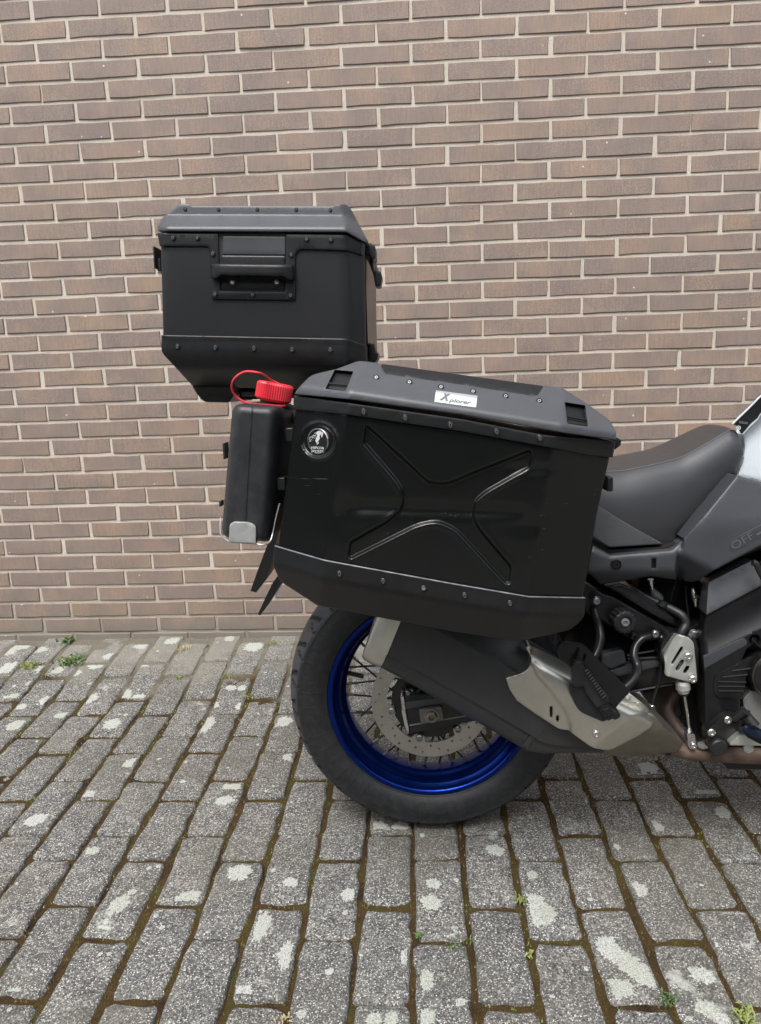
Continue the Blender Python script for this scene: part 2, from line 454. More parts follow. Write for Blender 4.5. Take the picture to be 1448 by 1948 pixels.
def mortar_material():
    m, nt, b = new_mat('sandy_mortar')
    pos = nt.nodes.new('ShaderNodeNewGeometry').outputs['Position']
    n = N(nt, 'ShaderNodeTexNoise', Scale=520., Detail=4., Roughness=.8); nt.links.new(pos, n.inputs['Vector'])
    c = ramp(nt, n.outputs[0], [(.30, (.26, .23, .18)), (.43, (.52, .47, .40)), (.62, (.68, .62, .54))])
    n2 = N(nt, 'ShaderNodeTexNoise', Scale=3., Detail=4.); nt.links.new(pos, n2.inputs['Vector'])
    c = mixc(nt, ramp(nt, n2.outputs[0], [(.4, .0), (.75, .35)]), c, (.36, .31, .25))
    z = nt.nodes.new('ShaderNodeSeparateXYZ'); nt.links.new(pos, z.inputs[0])
    c = mixc(nt, ramp(nt, z.outputs[2], [(.02, .9), (.09, .65), (.30, 0.)]), c, (.20, .185, .155))
    nt.links.new(c, b.inputs['Base Color']); b.inputs['Roughness'].default_value = .95; b.inputs['Specular IOR Level'].default_value = .15
    bump(nt, b, n.outputs[0], .9, .002)
    return m
MT['brick'] = brick_material(); MT['mortar'] = mortar_material()

wall = bpy.data.objects.new('brick_wall', None); C.objects.link(wall); wall.location = (1.1, 0, 0); ORI[wall] = np.array([1.1, 0, 0])
tag(wall, 'wall of brown bricks with pale sandy mortar in stretcher bond, behind the motorcycle', 'brick wall')
# mortar body: a gently uneven sheet with thickness
gx = np.linspace(-3.2, 5.6, 260); gz = np.linspace(-.15, 3.6, 150)
X, Z = np.meshgrid(gx, gz); Yy = .0042 + .0012 * np.sin(X * 9.1 + Z * 13) * np.sin(Z * 21 - X * 4)
v = np.c_[X.ravel(), Yy.ravel(), Z.ravel()]; nx = len(gx)
f = [[j * nx + i, j * nx + i + 1, (j + 1) * nx + i + 1, (j + 1) * nx + i] for j in range(len(gz) - 1) for i in range(nx - 1)]
mb = MB(); mb.add(v, f); mb.add(*box((-3.2, .012, -.15), (5.6, .24, 3.6)))
mb.build('mortar', MT['mortar'], wall)

def brick_mesh(seed, lx=.2100, lz=.0520):
    r = np.random.default_rng(seed)
    def ring(ix, y, jit):
        a, b = lx / 2 - ix, lz / 2 - ix
        pts = []
        for (sx, sz, ex, ez) in ((-1, -1, 1, -1), (1, -1, 1, 1), (1, 1, -1, 1), (-1, 1, -1, -1)):
            n = 4 if sx != ex else 2
            for k in range(n):
                t = k / n; pts.append([(sx + (ex - sx) * t) * a, y, (sz + (ez - sz) * t) * b])
        return np.array(pts)
    o = ring(0, .003, 0); jx = r.normal(0, .0007, (len(o), 2)); o[:, [0, 2]] += jx
    i1 = ring(.0022, 0, 0); i1[:, [0, 2]] += jx; i1[:, 1] += r.normal(0, .0002, len(o))
    bk = o.copy(); bk[:, 1] = .02
    n = len(o); v = np.vstack([i1, o, bk]); f = [list(range(n))]
    for a in (0, 1):
        f += [[a * n + i, (a + 1) * n + i, (a + 1) * n + (i + 1) % n, a * n + (i + 1) % n] for i in range(n)]
    return v, f
BM = []
for k in range(10):
    v, f = brick_mesh(100 + k)
    me = bpy.data.meshes.new('brick'); me.from_pydata(v.tolist(), [], f); me.materials.append(MT['brick']); me.update(); BM.append((me, v, f))
def toproj(P):
    c = (np.asarray(P) - CAM) @ RW.T
    return np.c_[F_PX * c[:, 0] / c[:, 2] + W_PX / 2, F_PX * c[:, 1] / c[:, 2] + H_PX / 2]
# rough outlines of what stands in front of the wall (photo pixels), only used to rank bricks by how much of them shows
OCC = [np.array(q, float) for q in (
    [(300, 430), (340, 388), (660, 388), (700, 460), (712, 690), (590, 715), (435, 765), (385, 765), (307, 670)],
    [(563, 745), (683, 686), (1070, 736), (1172, 835), (1110, 1180), (985, 1215), (600, 1150), (520, 1060)],
    [(440, 770), (560, 765), (530, 1030), (420, 1020)],
    [(560, 1230), (640, 1140), (1100, 1100), (1157, 870), (1290, 860), (1390, 805), (1448, 755), (1448, 1250), (560, 1250)])]
cand = []
for r in range(-22, 37):
    for i in range(-30, 52):
        if (i - r) % 2: continue
        x0 = i * HB; xc = x0 + HB; zc = Z0 - r * CH
        if xc < -3.1 or xc > 5.5 or zc < -.08: continue
        jx, jz = rng.normal(0, .0016), rng.normal(0, .0007)
        c = np.array([xc + jx, rng.normal(0, .0006), zc + jz])
        Q = toproj([[c[0] - .1, 0, c[2] - .025], [c[0] + .1, 0, c[2] - .025], [c[0] + .1, 0, c[2] + .025], [c[0] - .1, 0, c[2] + .025]])
        lo, hi = Q.min(0), Q.max(0)
        g = np.array([(a, b) for a in np.linspace(lo[0], hi[0], 7) for b in np.linspace(lo[1], hi[1], 3)])
        vis = (g[:, 0] > 0) & (g[:, 0] < W_PX) & (g[:, 1] > 0) & (g[:, 1] < 1219)
        for oc in OCC: vis &= ~inside(g, oc)
        cand.append((vis.mean() * (hi[0] - lo[0]) * (hi[1] - lo[1]), c))
cand.sort(key=lambda q: -q[0])
smb = MB(); smb2 = MB()
for n, (a, c) in enumerate(cand):
    me, v, f = BM[rng.integers(len(BM))]
    if n < 296 and a > 0:
        o = bpy.data.objects.new('brick', me); C.objects.link(o); o.parent = wall; o.location = c - np.array([1.1, 0, 0])
        o.rotation_euler = (rng.normal(0, .004), rng.normal(0, .0022), rng.normal(0, .003))
    else: smb.add(v + c, f)
# the lower, smaller courses: joined, but every brick keeps its own tint through a stored random value
def island_brick_material():
    m = MT['brick'].copy(); m.name = 'glazed_brown_brick_joined'; nt = m.node_tree
    info = [n for n in nt.nodes if n.bl_idname == 'ShaderNodeObjectInfo'][0]
    geo = nt.nodes.new('ShaderNodeNewGeometry')
    for l in list(nt.links):
        if l.from_node == info and l.from_socket.name == 'Random':
            to = l.to_socket; nt.links.remove(l); nt.links.new(geo.outputs['Random Per Island'], to)
    return m
MT['brick2'] = island_brick_material()
tag(smb.build('brick_courses', MT['brick2'], wall, False), kind='stuff')

# ================================================================== PAVING
def paver_material():
    m, nt, b = new_mat('weathered_concrete_paver')
    pos = nt.nodes.new('ShaderNodeNewGeometry').outputs['Position']
    rnd = nt.nodes.new('ShaderNodeObjectInfo').outputs['Random']
    base = ramp(nt, rnd, [(0., (.090, .090, .086)), (.25, (.135, .134, .126)), (.5, (.108, .106, .100)), (.75, (.150, .145, .132)), (1., (.100, .100, .096))])
    n0 = N(nt, 'ShaderNodeTexNoise', Scale=26., Detail=6., Roughness=.7); nt.links.new(pos, n0.inputs['Vector'])
    c = mixc(nt, ramp(nt, n0.outputs[0], [(.40, .75), (.55, 0.)]), base, (.065, .062, .066))
    c = mixc(nt, ramp(nt, n0.outputs[0], [(.55, 0.), (.75, .6)]), c, (.30, .29, .27))
    n1 = N(nt, 'ShaderNodeTexNoise', Scale=230., Detail=5., Roughness=.85); nt.links.new(pos, n1.inputs['Vector'])
    c = mixc(nt, ramp(nt, n1.outputs[0], [(.53, 0.), (.61, .9)]), c, (.50, .495, .46))
    c = mixc(nt, ramp(nt, n1.outputs[0], [(.34, .9), (.47, 0.)]), c, (.034, .033, .033))
    v = N(nt, 'ShaderNodeTexVoronoi', Scale=330.); nt.links.new(pos, v.inputs['Vector'])
    sep = nt.nodes.new('ShaderNodeSeparateColor'); nt.links.new(v.outputs['Color'], sep.inputs[0])
    grain = math_(nt, 'MULTIPLY', ramp(nt, sep.outputs[0], [(.80, 0.), (.84, 1.)]), ramp(nt, v.outputs['Distance'], [(.30, .9), (.45, 0.)]))
    c = mixc(nt, grain, c, mixc(nt, sep.outputs[1], (.60, .57, .50), (.72, .71, .69)))
    dg = math_(nt, 'MULTIPLY', ramp(nt, sep.outputs[2], [(.82, 0.), (.86, 1.)]), .8)
    c = mixc(nt, dg, c, (.03, .028, .03))
    # small lichen growth, blotchy outlines
    n3 = N(nt, 'ShaderNodeTexNoise', Scale=60., Detail=5., Roughness=.7); nt.links.new(pos, n3.inputs['Vector'])
    n4 = N(nt, 'ShaderNodeTexNoise', Scale=7.5, Detail=2.); nt.links.new(pos, n4.inputs['Vector'])
    li = math_(nt, 'MULTIPLY_ADD', n3.outputs[0], .30); li.node.inputs[2].default_value = 0
    li2 = math_(nt, 'ADD', li, n4.outputs[0])
    c = mixc(nt, ramp(nt, li2, [(.84, 0.), (.90, .65)]), c, (.50, .52, .48))
    # green-brown film creeping in from the joints
    n5 = N(nt, 'ShaderNodeTexNoise', Scale=3.2, Detail=5., Roughness=.6); nt.links.new(pos, n5.inputs['Vector'])
    c = mixc(nt, ramp(nt, n5.outputs[0], [(.45, 0.), (.70, .55)]), c, (.105, .098, .075))
    z = nt.nodes.new('ShaderNodeSeparateXYZ'); nt.links.new(nt.nodes.new('ShaderNodeTexCoord').outputs['Object'], z.inputs[0])
    c = mixc(nt, ramp(nt, z.outputs[2], [(-.0, 1.), (.0, 1.)]), c, c)
    yy = nt.nodes.new('ShaderNodeSeparateXYZ'); nt.links.new(pos, yy.inputs[0])
    c = mixc(nt, ramp(nt, math_(nt, 'ADD', math_(nt, 'ADD', yy.outputs[1], .30), n5.outputs[0]), [(.50, 0.), (.78, .5)]), c, (.26, .245, .215))
    nt.links.new(c, b.inputs['Base Color']); b.inputs['Roughness'].default_value = .85; b.inputs['Specular IOR Level'].default_value = .3
    h = mixc(nt, .5, n1.outputs[0], v.outputs['Distance'])
    bp = bump(nt, b, h, .8, .0022)
    return m
def moss_material():
    m, nt, b = new_mat('mossy_joint_soil')
    pos = nt.nodes.new('ShaderNodeNewGeometry').outputs['Position']
    n1 = N(nt, 'ShaderNodeTexNoise', Scale=11., Detail=6., Roughness=.65); nt.links.new(pos, n1.inputs['Vector'])
    c = ramp(nt, n1.outputs[0], [(.32, (.022, .015, .011)), (.45, (.052, .032, .015)), (.56, (.062, .044, .015)), (.68, (.055, .060, .020))])
    n2 = N(nt, 'ShaderNodeTexNoise', Scale=500., Detail=4., Roughness=.8); nt.links.new(pos, n2.inputs['Vector'])
    c = mixc(nt, ramp(nt, n2.outputs[0], [(.32, .8), (.48, 0.)]), c, (.018, .012, .008))
    c = mixc(nt, ramp(nt, n2.outputs[0], [(.56, 0.), (.68, .8)]), c, (.26, .20, .09))
    yy = nt.nodes.new('ShaderNodeSeparateXYZ'); nt.links.new(pos, yy.inputs[0])
    n6 = N(nt, 'ShaderNodeTexNoise', Scale=7., Detail=5.); nt.links.new(pos, n6.inputs['Vector'])
    c = mixc(nt, ramp(nt, math_(nt, 'ADD', math_(nt, 'ADD', yy.outputs[1], .45), n6.outputs[0]), [(.50, 0.), (.78, .8)]), c, (.19, .175, .145))
    nt.links.new(c, b.inputs['Base Color']); b.inputs['Roughness'].default_value = .95; b.inputs['Specular IOR Level'].default_value = .1
    bump(nt, b, n2.outputs[0], 1., .003)
    return m
MT['paver'] = paver_material(); MT['moss'] = moss_material()
MT['lichen'] = None
def lichen_material():
    m, nt, b = new_mat('pale_crusty_lichen')
    pos = nt.nodes.new('ShaderNodeNewGeometry').outputs['Position']
    n = N(nt, 'ShaderNodeTexNoise', Scale=420., Detail=4., Roughness=.8); nt.links.new(pos, n.inputs['Vector'])
    rnd = nt.nodes.new('ShaderNodeNewGeometry').outputs['Random Per Island']
    base = mixc(nt, rnd, (.43, .45, .39), (.49, .51, .49))
    c = mixc(nt, ramp(nt, n.outputs[0], [(.42, .9), (.54, 0.)]), base, (.17, .17, .15))
    nt.links.new(c, b.inputs['Base Color']); b.inputs['Roughness'].default_value = .95
    bump(nt, b, n.outputs[0], .9, .002)
    return m
MT['lichen'] = lichen_material()
def leaf_material(name, a, bb):
    m, nt, b = new_mat(name)
    rnd = nt.nodes.new('ShaderNodeNewGeometry').outputs['Random Per Island']
    nt.links.new(ramp(nt, rnd, [(0., a), (1., bb)]), b.inputs['Base Color']); b.inputs['Roughness'].default_value = .6
    b.inputs['Transmission Weight'].default_value = 0
    return m
MT['leaf'] = leaf_material('green_leaf', (.045, .095, .028), (.11, .17, .06))
MT['leafpale'] = leaf_material('yellow_green_leaf', (.13, .17, .04), (.27, .30, .10))
MT['straw'] = leaf_material('dry_grass', (.26, .22, .12), (.42, .37, .24))

pave = bpy.data.objects.new('pavement', None); C.objects.link(pave); tag(pave, kind='structure'); ORI[pave] = np.zeros(3)
def rise(y): 
    t = np.clip((np.asarray(y) + .55) / .55, 0, 1); return .052 * t * t * (3 - 2 * t)
def far_ground():
    m, nt, b = new_mat('distant_paving')
    pos = nt.nodes.new('ShaderNodeNewGeometry').outputs['Position']
    br = nt.nodes.new('ShaderNodeTexBrick'); br.inputs['Scale'].default_value = 1
    br.inputs['Color1'].default_value = (.17, .165, .165, 1); br.inputs['Color2'].default_value = (.21, .205, .2, 1); br.inputs['Mortar'].default_value = (.08, .06, .03, 1)
    br.inputs['Brick Width'].default_value = .2317; br.inputs['Row Height'].default_value = .1073; br.inputs['Mortar Size'].default_value = .006
    mp = nt.nodes.new('ShaderNodeMapping'); mp.inputs['Rotation'].default_value = (0, 0, math.pi / 2); nt.links.new(pos, mp.inputs[0]); nt.links.new(mp.outputs[0], br.inputs[0])
    nt.links.new(br.outputs[0], b.inputs['Base Color']); b.inputs['Roughness'].default_value = .9
    return m
mb = MB(); mb.add([(-150, -200, -.03), (150, -200, -.03), (150, .1, -.03), (-150, .1, -.03)], [[0, 1, 2, 3]])
tag(mb.build('ground', far_ground(), None, False), kind='structure')

# joint bed: fine uneven sheet of soil and moss
gx = np.arange(-.75, 3.35, .009); gy = np.arange(-2.35, .012, .009)
X, Y = np.meshgrid(gx, gy)
def vnoise(x, y, s, seed):
    r = np.random.default_rng(seed).random((64, 64)); u, w = x * s, y * s
    iu, iw = np.floor(u).astype(int), np.floor(w).astype(int); fu, fw = u - iu, w - iw
    fu = fu * fu * (3 - 2 * fu); fw = fw * fw * (3 - 2 * fw)
    a = r[iu % 64, iw % 64]; b = r[(iu + 1) % 64, iw % 64]; c = r[iu % 64, (iw + 1) % 64]; d = r[(iu + 1) % 64, (iw + 1) % 64]
    return (a * (1 - fu) + b * fu) * (1 - fw) + (c * (1 - fu) + d * fu) * fw
def bed_z(x, y): return rise(y) - .0062 + .004 * np.clip((np.asarray(y) + .35) / .35, 0, 1) + .006 * vnoise(x, y, 9., 1) + .005 * (vnoise(x, y, 45., 2) - .5) + .003 * (vnoise(x, y, 100., 3) - .5)
Zb = bed_z(X, Y)
nx = len(gx); v = np.c_[X.ravel(), Y.ravel(), Zb.ravel()]
ii, jj = np.meshgrid(np.arange(nx - 1), np.arange(len(gy) - 1)); a = (jj * nx + ii).ravel()
F = np.c_[a, a + 1, a + nx + 1, a + nx]
mb = MB(); mb.add(v, F.tolist()); tag(mb.build('joint_moss', MT['moss'], pave), kind='stuff')

def paver_mesh(seed, lx=.0965, ly=.2200):
    r = np.random.default_rng(seed); n_l, n_s = 6, 3
    def ring(ins, z):
        a, b = lx / 2 - ins, ly / 2 - ins; pts = []; cr = .010
        for sx, sy, ex, ey in ((-1, -1, 1, -1), (1, -1, 1, 1), (1, 1, -1, 1), (-1, 1, -1, -1)):
            n = n_s if sy == ey else n_l
            for k in range(n + 1):
                t = k / n; x, y = (sx + (ex - sx) * t) * a, (sy + (ey - sy) * t) * b
                if k == 0: 
                    x, y = (x + (cr * .8 if ex > sx else -cr * .8 if ex < sx else 0), y + (cr * .8 if ey > sy else -cr * .8 if ey < sy else 0))
                if k == n:
                    x, y = (x - (cr * .8 if ex > sx else -cr * .8 if ex < sx else 0), y - (cr * .8 if ey > sy else -cr * .8 if ey < sy else 0))
                pts.append([x, y, z])
        return np.array(pts)
    o = ring(0, -.007); j = r.normal(0, .0017, (len(o), 2)); o[:, :2] += j
    m_ = ring(.0022, -.0018); m_[:, :2] += j
    i_ = ring(.0070, 0); i_[:, :2] += j * .7; i_[:, 2] += r.normal(0, .0004, len(o))
    bk = o.copy(); bk[:, 2] = -.05
    n = len(o); v = np.vstack([i_, m_, o, bk]); f = [list(range(n))]
    for a in (0, 1, 2): f += [[a * n + i, (a + 1) * n + i, (a + 1) * n + (i + 1) % n, a * n + (i + 1) % n] for i in range(n)]
    return v, f
PM = []
for k in range(12):
    v, f = paver_mesh(300 + k)
    me = bpy.data.meshes.new('paver'); me.from_pydata(v.tolist(), [], f); me.materials.append(MT['paver'])
    me.polygons.foreach_set('use_smooth', [True] * len(me.polygons)); me.set_sharp_from_angle(angle=R_(50)); me.update(); PM.append((me, v, f))
c_, s_ = math.cos(GT), math.sin(GT)
pav = []
for col in range(-34, 34):
    for k in range(-8, 14):
        kk = k + .5 if col % 2 else k + GST      # centre of a stone between joints k and k+1
        if col % 2 == 0: kk = k + GST            # joints at k+.5 (+shift) -> centre at k (+shift)
        u = col * PW; w = -kk * PL
        x, y = GX + c_ * u - s_ * w, GY + s_ * u + c_ * w
        if y > .03: continue
        x += rng.normal(0, .0016); y += rng.normal(0, .0022)
        z = float(rise(y)) + .0035 + rng.normal(0, .0013)
        slope = (float(rise(y + .1)) - float(rise(y - .1))) / .2
        e = (rng.normal(0, .009) + math.atan(slope), rng.normal(0, .011), GT + rng.normal(0, .012))
        pav.append((x, y, z, e))
def pvis(x, y):
    if y < -2.2 or y > .02: return -1
    q = toproj([[x, y, 0]])[0]
    if q[0] < -60 or q[0] > W_PX + 60 or q[1] > H_PX + 130: return -1
    if 640 < q[0] < 1000 and 1130 < q[1] < 1300 : return .1
    return 1 / ((x - CAM[0]) ** 2 + (y - CAM[1]) ** 2 + 1)
rank = sorted(range(len(pav)), key=lambda i: -pvis(pav[i][0], pav[i][1]))
smb = MB(); vis_pav = []
for n, i in enumerate(rank):
    x, y, z, e = pav[i]; me, v, f = PM[rng.integers(len(PM))]
    from mathutils import Euler
    Rm = np.array(Euler(e).to_matrix())
    if n < 298 and pvis(x, y) > 0:
        o = bpy.data.objects.new('paver', me); C.objects.link(o); o.parent = pave; o.location = (x, y, z); o.rotation_euler = e
        vis_pav.append((x, y, z, Rm))
    else: smb.add(v @ Rm.T + np.array([x, y, z]), f)
MT['paver2'] = MT['paver'].copy(); MT['paver2'].name = 'weathered_concrete_paver_joined'
nt = MT['paver2'].node_tree; info = [n for n in nt.nodes if n.bl_idname == 'ShaderNodeObjectInfo'][0]; geo = nt.nodes.new('ShaderNodeNewGeometry')
for l in list(nt.links):
    if l.from_node == info: to = l.to_socket; nt.links.remove(l); nt.links.new(geo.outputs['Random Per Island'], to)
tag(smb.build('paver_rows', MT['paver2'], pave), kind='stuff')

# lichen crusts: thin raised patches on the stones (photo position and half-sizes in pixels, laid on the ground)
LI = [(456,1659,21,17),(228,1717,19,16),(251,1695,8,6),(358,1706,25,14),(497,1763,18,27),(547,1817,19,25),(462,1889,17,15),(23,1889,17,12),(66,1562,19,9),(176,1618,12,8),(553,1678,14,9),(574,1928,11,8),
(664,1700,14,13),(825,1682,14,10),(821,1717,20,14),(812,1862,15,19),(812,1933,18,16),(877,1905,10,8),(942,1617,16,11),(712,1938,16,14),(745,1936,14,14),(722,1574,18,13),(762,1572,16,12),(771,1819,8,17),
(1020,1722,22,22),(1038,1737,20,20),(1024,1748,18,14),(1152,1797,22,18),(1168,1812,24,18),(1192,1828,26,20),(1215,1846,26,20),(1232,1862,20,14),(1179,1878,26,20),(1338,1852,23,17),(1345,1915,20,18),(1372,1935,18,14),(1214,1692,17,15),(1013,1664,10,8),(1234,1459,17,11),(1224,1477,16,8),(1250,1571,12,12),(1345,1509,22,9),(1376,1543,14,12),(1385,1476,13,6),
(19,1333,17,8),(31,1378,19,9),(87,1335,12,6),(41,1345,9,5),(172,1332,12,8),(213,1376,17,9),(240,1324,10,8),(262,1329,12,6),(166,1509,12,10),(249,1450,15,8),(70,1558,18,10),(394,1378,12,17),(537,1371,17,10),(427,1521,16,9),(443,1495,20,6),(549,1440,10,7),(191,1260,14,6),(215,1247,14,5),(277,1231,20,4),(272,1258,17,4),(485,1230,18,7),(437,1217,10,4),(14,1291,18,12),(93,1269,16,7),(110,1291,10,9),(40,1232,18,5),(75,1236,16,5),(118,1360,13,5),(330,1222,14,5),(440,1314,11,4),(461,1314,9,4),(409,1341,8,5),(456,1343,9,5),(20,1240,14,5),(150,1275,10,5),(60,1310,10,4)]
lmb = MB()
LI += [None] * 240
for li_ in LI:
    if li_ is None:
        q_ = vis_pav[rng.integers(len(vis_pav))]; c0 = np.array([q_[0] + rng.uniform(-.045, .045), q_[1] + rng.uniform(-.105, .105), .006])
        Rx = .0022 + .0055 * rng.random() ** 2; Ry = Rx * rng.uniform(.7, 1.3); py = 1500
    else:
        px, py, rx, ry = li_
        c0 = ground(px, py, .006); cx = ground(px + rx, py, .006); cy = ground(px, py + ry, .006)
        Rx = abs(cx[0] - c0[0]); Ry = abs(cy[1] - c0[1])
    if py < 1290: c0[1] = ground(px, py, float(rise(c0[1])))[1]; c0[0] = ground(px, py, float(rise(c0[1])))[0]
    best = None
    for (x, y, z, Rm) in vis_pav:
        l = (np.array([c0[0], c0[1], z]) - (x, y, z)) @ Rm
        d = max(abs(l[0]) - .047, abs(l[1]) - .108)
        if best is None or d < best[0]: best = (d, x, y, z, Rm, l)
    d, x, y, z, Rm, l = best
    nr, na = (6, 84) if li_ else (2, 16); ph = rng.random(6) * 6.28
    P = [[l[0], l[1]]]
    for k in range(1, nr + 1):
        for a in range(na):
            t = 2 * math.pi * a / na
            rr = (k / nr) * (1 + (.09 * math.sin(2 * t + ph[0]) + .07 * math.sin(5 * t + ph[1]) + .08 * math.sin(9 * t + ph[2]) + .07 * math.sin(17 * t + ph[3]) + rng.normal(0, .075)) * (k / nr) ** .7)
            P.append([l[0] + Rx * rr * math.cos(t), l[1] + Ry * rr * math.sin(t)])
    P = np.array(P); f = [[0, 1 + a, 1 + (a + 1) % na] for a in range(na)]
    for k in range(nr - 1): f += [[1 + k * na + a, 1 + (k + 1) * na + a, 1 + (k + 1) * na + (a + 1) % na, 1 + k * na + (a + 1) % na] for a in range(na)]
    ins = (np.abs(P[:, 0]) < .0425) & (np.abs(P[:, 1]) < .1035)
    f = [q for q in f if ins[q].all()]
    if not f: continue
    h = np.full(len(P), .0016) + rng.normal(0, .00018, len(P)); h[-na:] = .0006
    lmb.add(np.c_[P, h] @ Rm.T + np.array([x, y, z]), f)
tag(lmb.build('lichen', MT['lichen'], pave), kind='stuff')

# tiny moss and grass sprigs in the joints
def blades(mb, p, n, h, w, spread, lean=.6):
    for _ in range(n):
        a = rng.random() * 6.28; b0 = p + np.array([rng.normal(0, spread), rng.normal(0, spread), 0])
        d = np.array([math.cos(a), math.sin(a), 0]); s = np.array([-d[1], d[0], 0]) * w * rng.uniform(.6, 1.2)
        hh = h * rng.uniform(.5, 1.2); le = lean * rng.uniform(.2, 1.3)
        m1 = b0 + d * hh * le * .35 + np.array([0, 0, hh * .65]); t = b0 + d * hh * le + np.array([0, 0, hh * (1 - .35 * le)])
        mb.add([b0 - s * .5, b0 + s * .5, m1 + s, t, m1 - s], [[0, 1, 2, 4], [4, 2, 3]])
smb = MB(); gmb = MB()
def joint_points(n):
    out = []
    while len(out) < n:
        x, y = rng.uniform(-.5, 2.9), rng.uniform(-1.95, -.01)
        u = (x - GX) / PW; w = -(y - GY) / PL; col = round(u)
        du = abs(u - col); kk = (w - .5) if col % 2 else (w - GST); dk = abs(kk - round(kk))
        if du * PW > PW / 2 - .0045 or dk * PL > PL / 2 - .0045: out.append((x, y))
    return out
for (x, y) in joint_points(5200):
    nz = vnoise(np.array(x), np.array(y), 6., 9)
    p = np.array([x, y, float(bed_z(np.array(x), np.array(y)))])
    (gmb if nz > .62 else smb).add(*(lambda q: q)(([p + (-.0015, 0, 0), p + (.0015, 0, 0), p + (rng.normal(0, .0015), rng.normal(0, .0015), .004 + .003 * rng.random())], [[0, 1, 2]])))
tag(smb.build('moss_tips', leaf_material('moss_tip', (.09, .06, .02), (.17, .15, .04)), pave, False), kind='stuff')
tag(gmb.build('green_moss_tips', MT['leafpale'], pave, False), kind='stuff')

gr = MB()
for _ in range(900):
    x = rng.uniform(-.45, 2.7); y = -.005 - abs(rng.normal(0, .045)); z = float(rise(y)) + .0045; r_ = rng.uniform(.0008, .0032)
    q = rng.normal(0, 1, (4, 3)); q /= np.linalg.norm(q, axis=1)[:, None]; q[:, 2] *= .6
    gr.add(q * r_ + np.array([x, y, z]), [[0, 1, 2], [0, 2, 3], [0, 3, 1], [1, 3, 2]])
tag(gr.build('grit', leaf_material('grit_and_leaf_crumbs', (.10, .075, .05), (.36, .33, .27)), pave, False), kind='stuff')
def weed(name, px, py, label, n, h, w, spread, mat, lean=.7, extra=None):
    z = .01
    for _ in range(3): c = ground(px, py, z); z = float(rise(c[1])) + .002
    mb = MB()
    blades(mb, c, n, h, w, spread, lean)
    o = mb.build(name, mat, None, False); me = o.data
    # origin at the plant's foot
    me.transform(Matrix.Translation(-Vector(c))); o.location = c
    return tag(o, label, 'weed'), c
weed('leafy_weed', 128, 1221, 'small bright green leafy weed sprouting right against the foot of the wall', 46, .020, .005, .011, MT['leaf'], .9)
o, c = weed('flowering_weed', 138, 1258, 'round cushion of fresh green leaves with tiny yellow flowers near the wall', 170, .016, .004, .024, MT['leaf'], 1.1)
fmat = leaf_material('yellow_petal', (.65, .45, .03), (.75, .55, .08))
for (dx, dy) in ((-.03, -.012), (-.018, -.026), (-.012, .01)): 
    vv, ff = lathe([(.0001, 0), (.0028, -.0008), (.0016, -.002), (.0001, -.0022)], 6); fm = MB(); fm.add(align_y(vv, (0, -.3, 1)) + np.array([dx, dy, .012]), ff); fo = fm.build('flower', fmat, None); fo.parent = o
weed('moss_cushion', 62, 1266, 'yellow-green mossy cushion plant beside the flowering weed, nearer the left edge', 260, .010, .003, .016, MT['leafpale'], 1.)
weed('dry_grass_tuft', 345, 1240, 'pale dry grass tuft near the wall, between flowering weed and tyre', 40, .022, .0016, .011, MT['straw'], 1.)
weed('grass_sprig', 341, 1292, 'small pale sprig in the joint just below the dry grass tuft', 26, .014, .0016, .007, MT['leafpale'], 1.)
weed('grass_sprig', 521, 1227, 'thin grass sprig close to the wall just left of the tyre', 26, .020, .0015, .010, MT['leafpale'], 1.)
weed('grass_sprig', 470, 1328, 'yellow-green sprig at a crossing of joints left of the tyre', 34, .014, .0018, .009, MT['leafpale'], 1.)
weed('grass_sprig', 432, 1288, 'low yellowish moss sprig just above the sprig at the crossing left of the tyre', 30, .010, .002, .012, MT['leafpale'], 1.)
weed('rosette_weed', 1007, 1817, 'tiny pale green star-shaped rosette weed in a joint below the rear wheel', 11, .010, .0035, .0012, MT['leafpale'], 1.4)
weed('rosette_weed', 798, 1783, 'tiny green weed in the joint straight below the tyre, left of the star-shaped rosette', 12, .008, .003, .0015, MT['leaf'], 1.3)
weed('grass_sprig', 990, 1715, 'pale grass sprig in a joint beside a large white lichen patch', 24, .012, .0016, .006, MT['leafpale'], 1.)
weed('grass_sprig', 1270, 1905, 'green grass sprig at the joint near the bottom edge, below the largest lichen patch', 40, .014, .0014, .008, MT['leaf'], 1.)
weed('dry_moss_tuft', 1414, 1938, 'pale straw-coloured moss tuft in the bottom right corner', 60, .014, .002, .010, MT['leafpale'], 1.)
weed('grass_sprig', 868, 1800, 'short green grass strip in a cross joint below the tyre', 40, .008, .0015, .010, MT['leaf'], 1.)
weed('dry_moss_tuft', 540, 1944, 'pale tuft in a long joint at the bottom edge, left of centre', 24, .010, .0016, .005, MT['straw'], 1.)

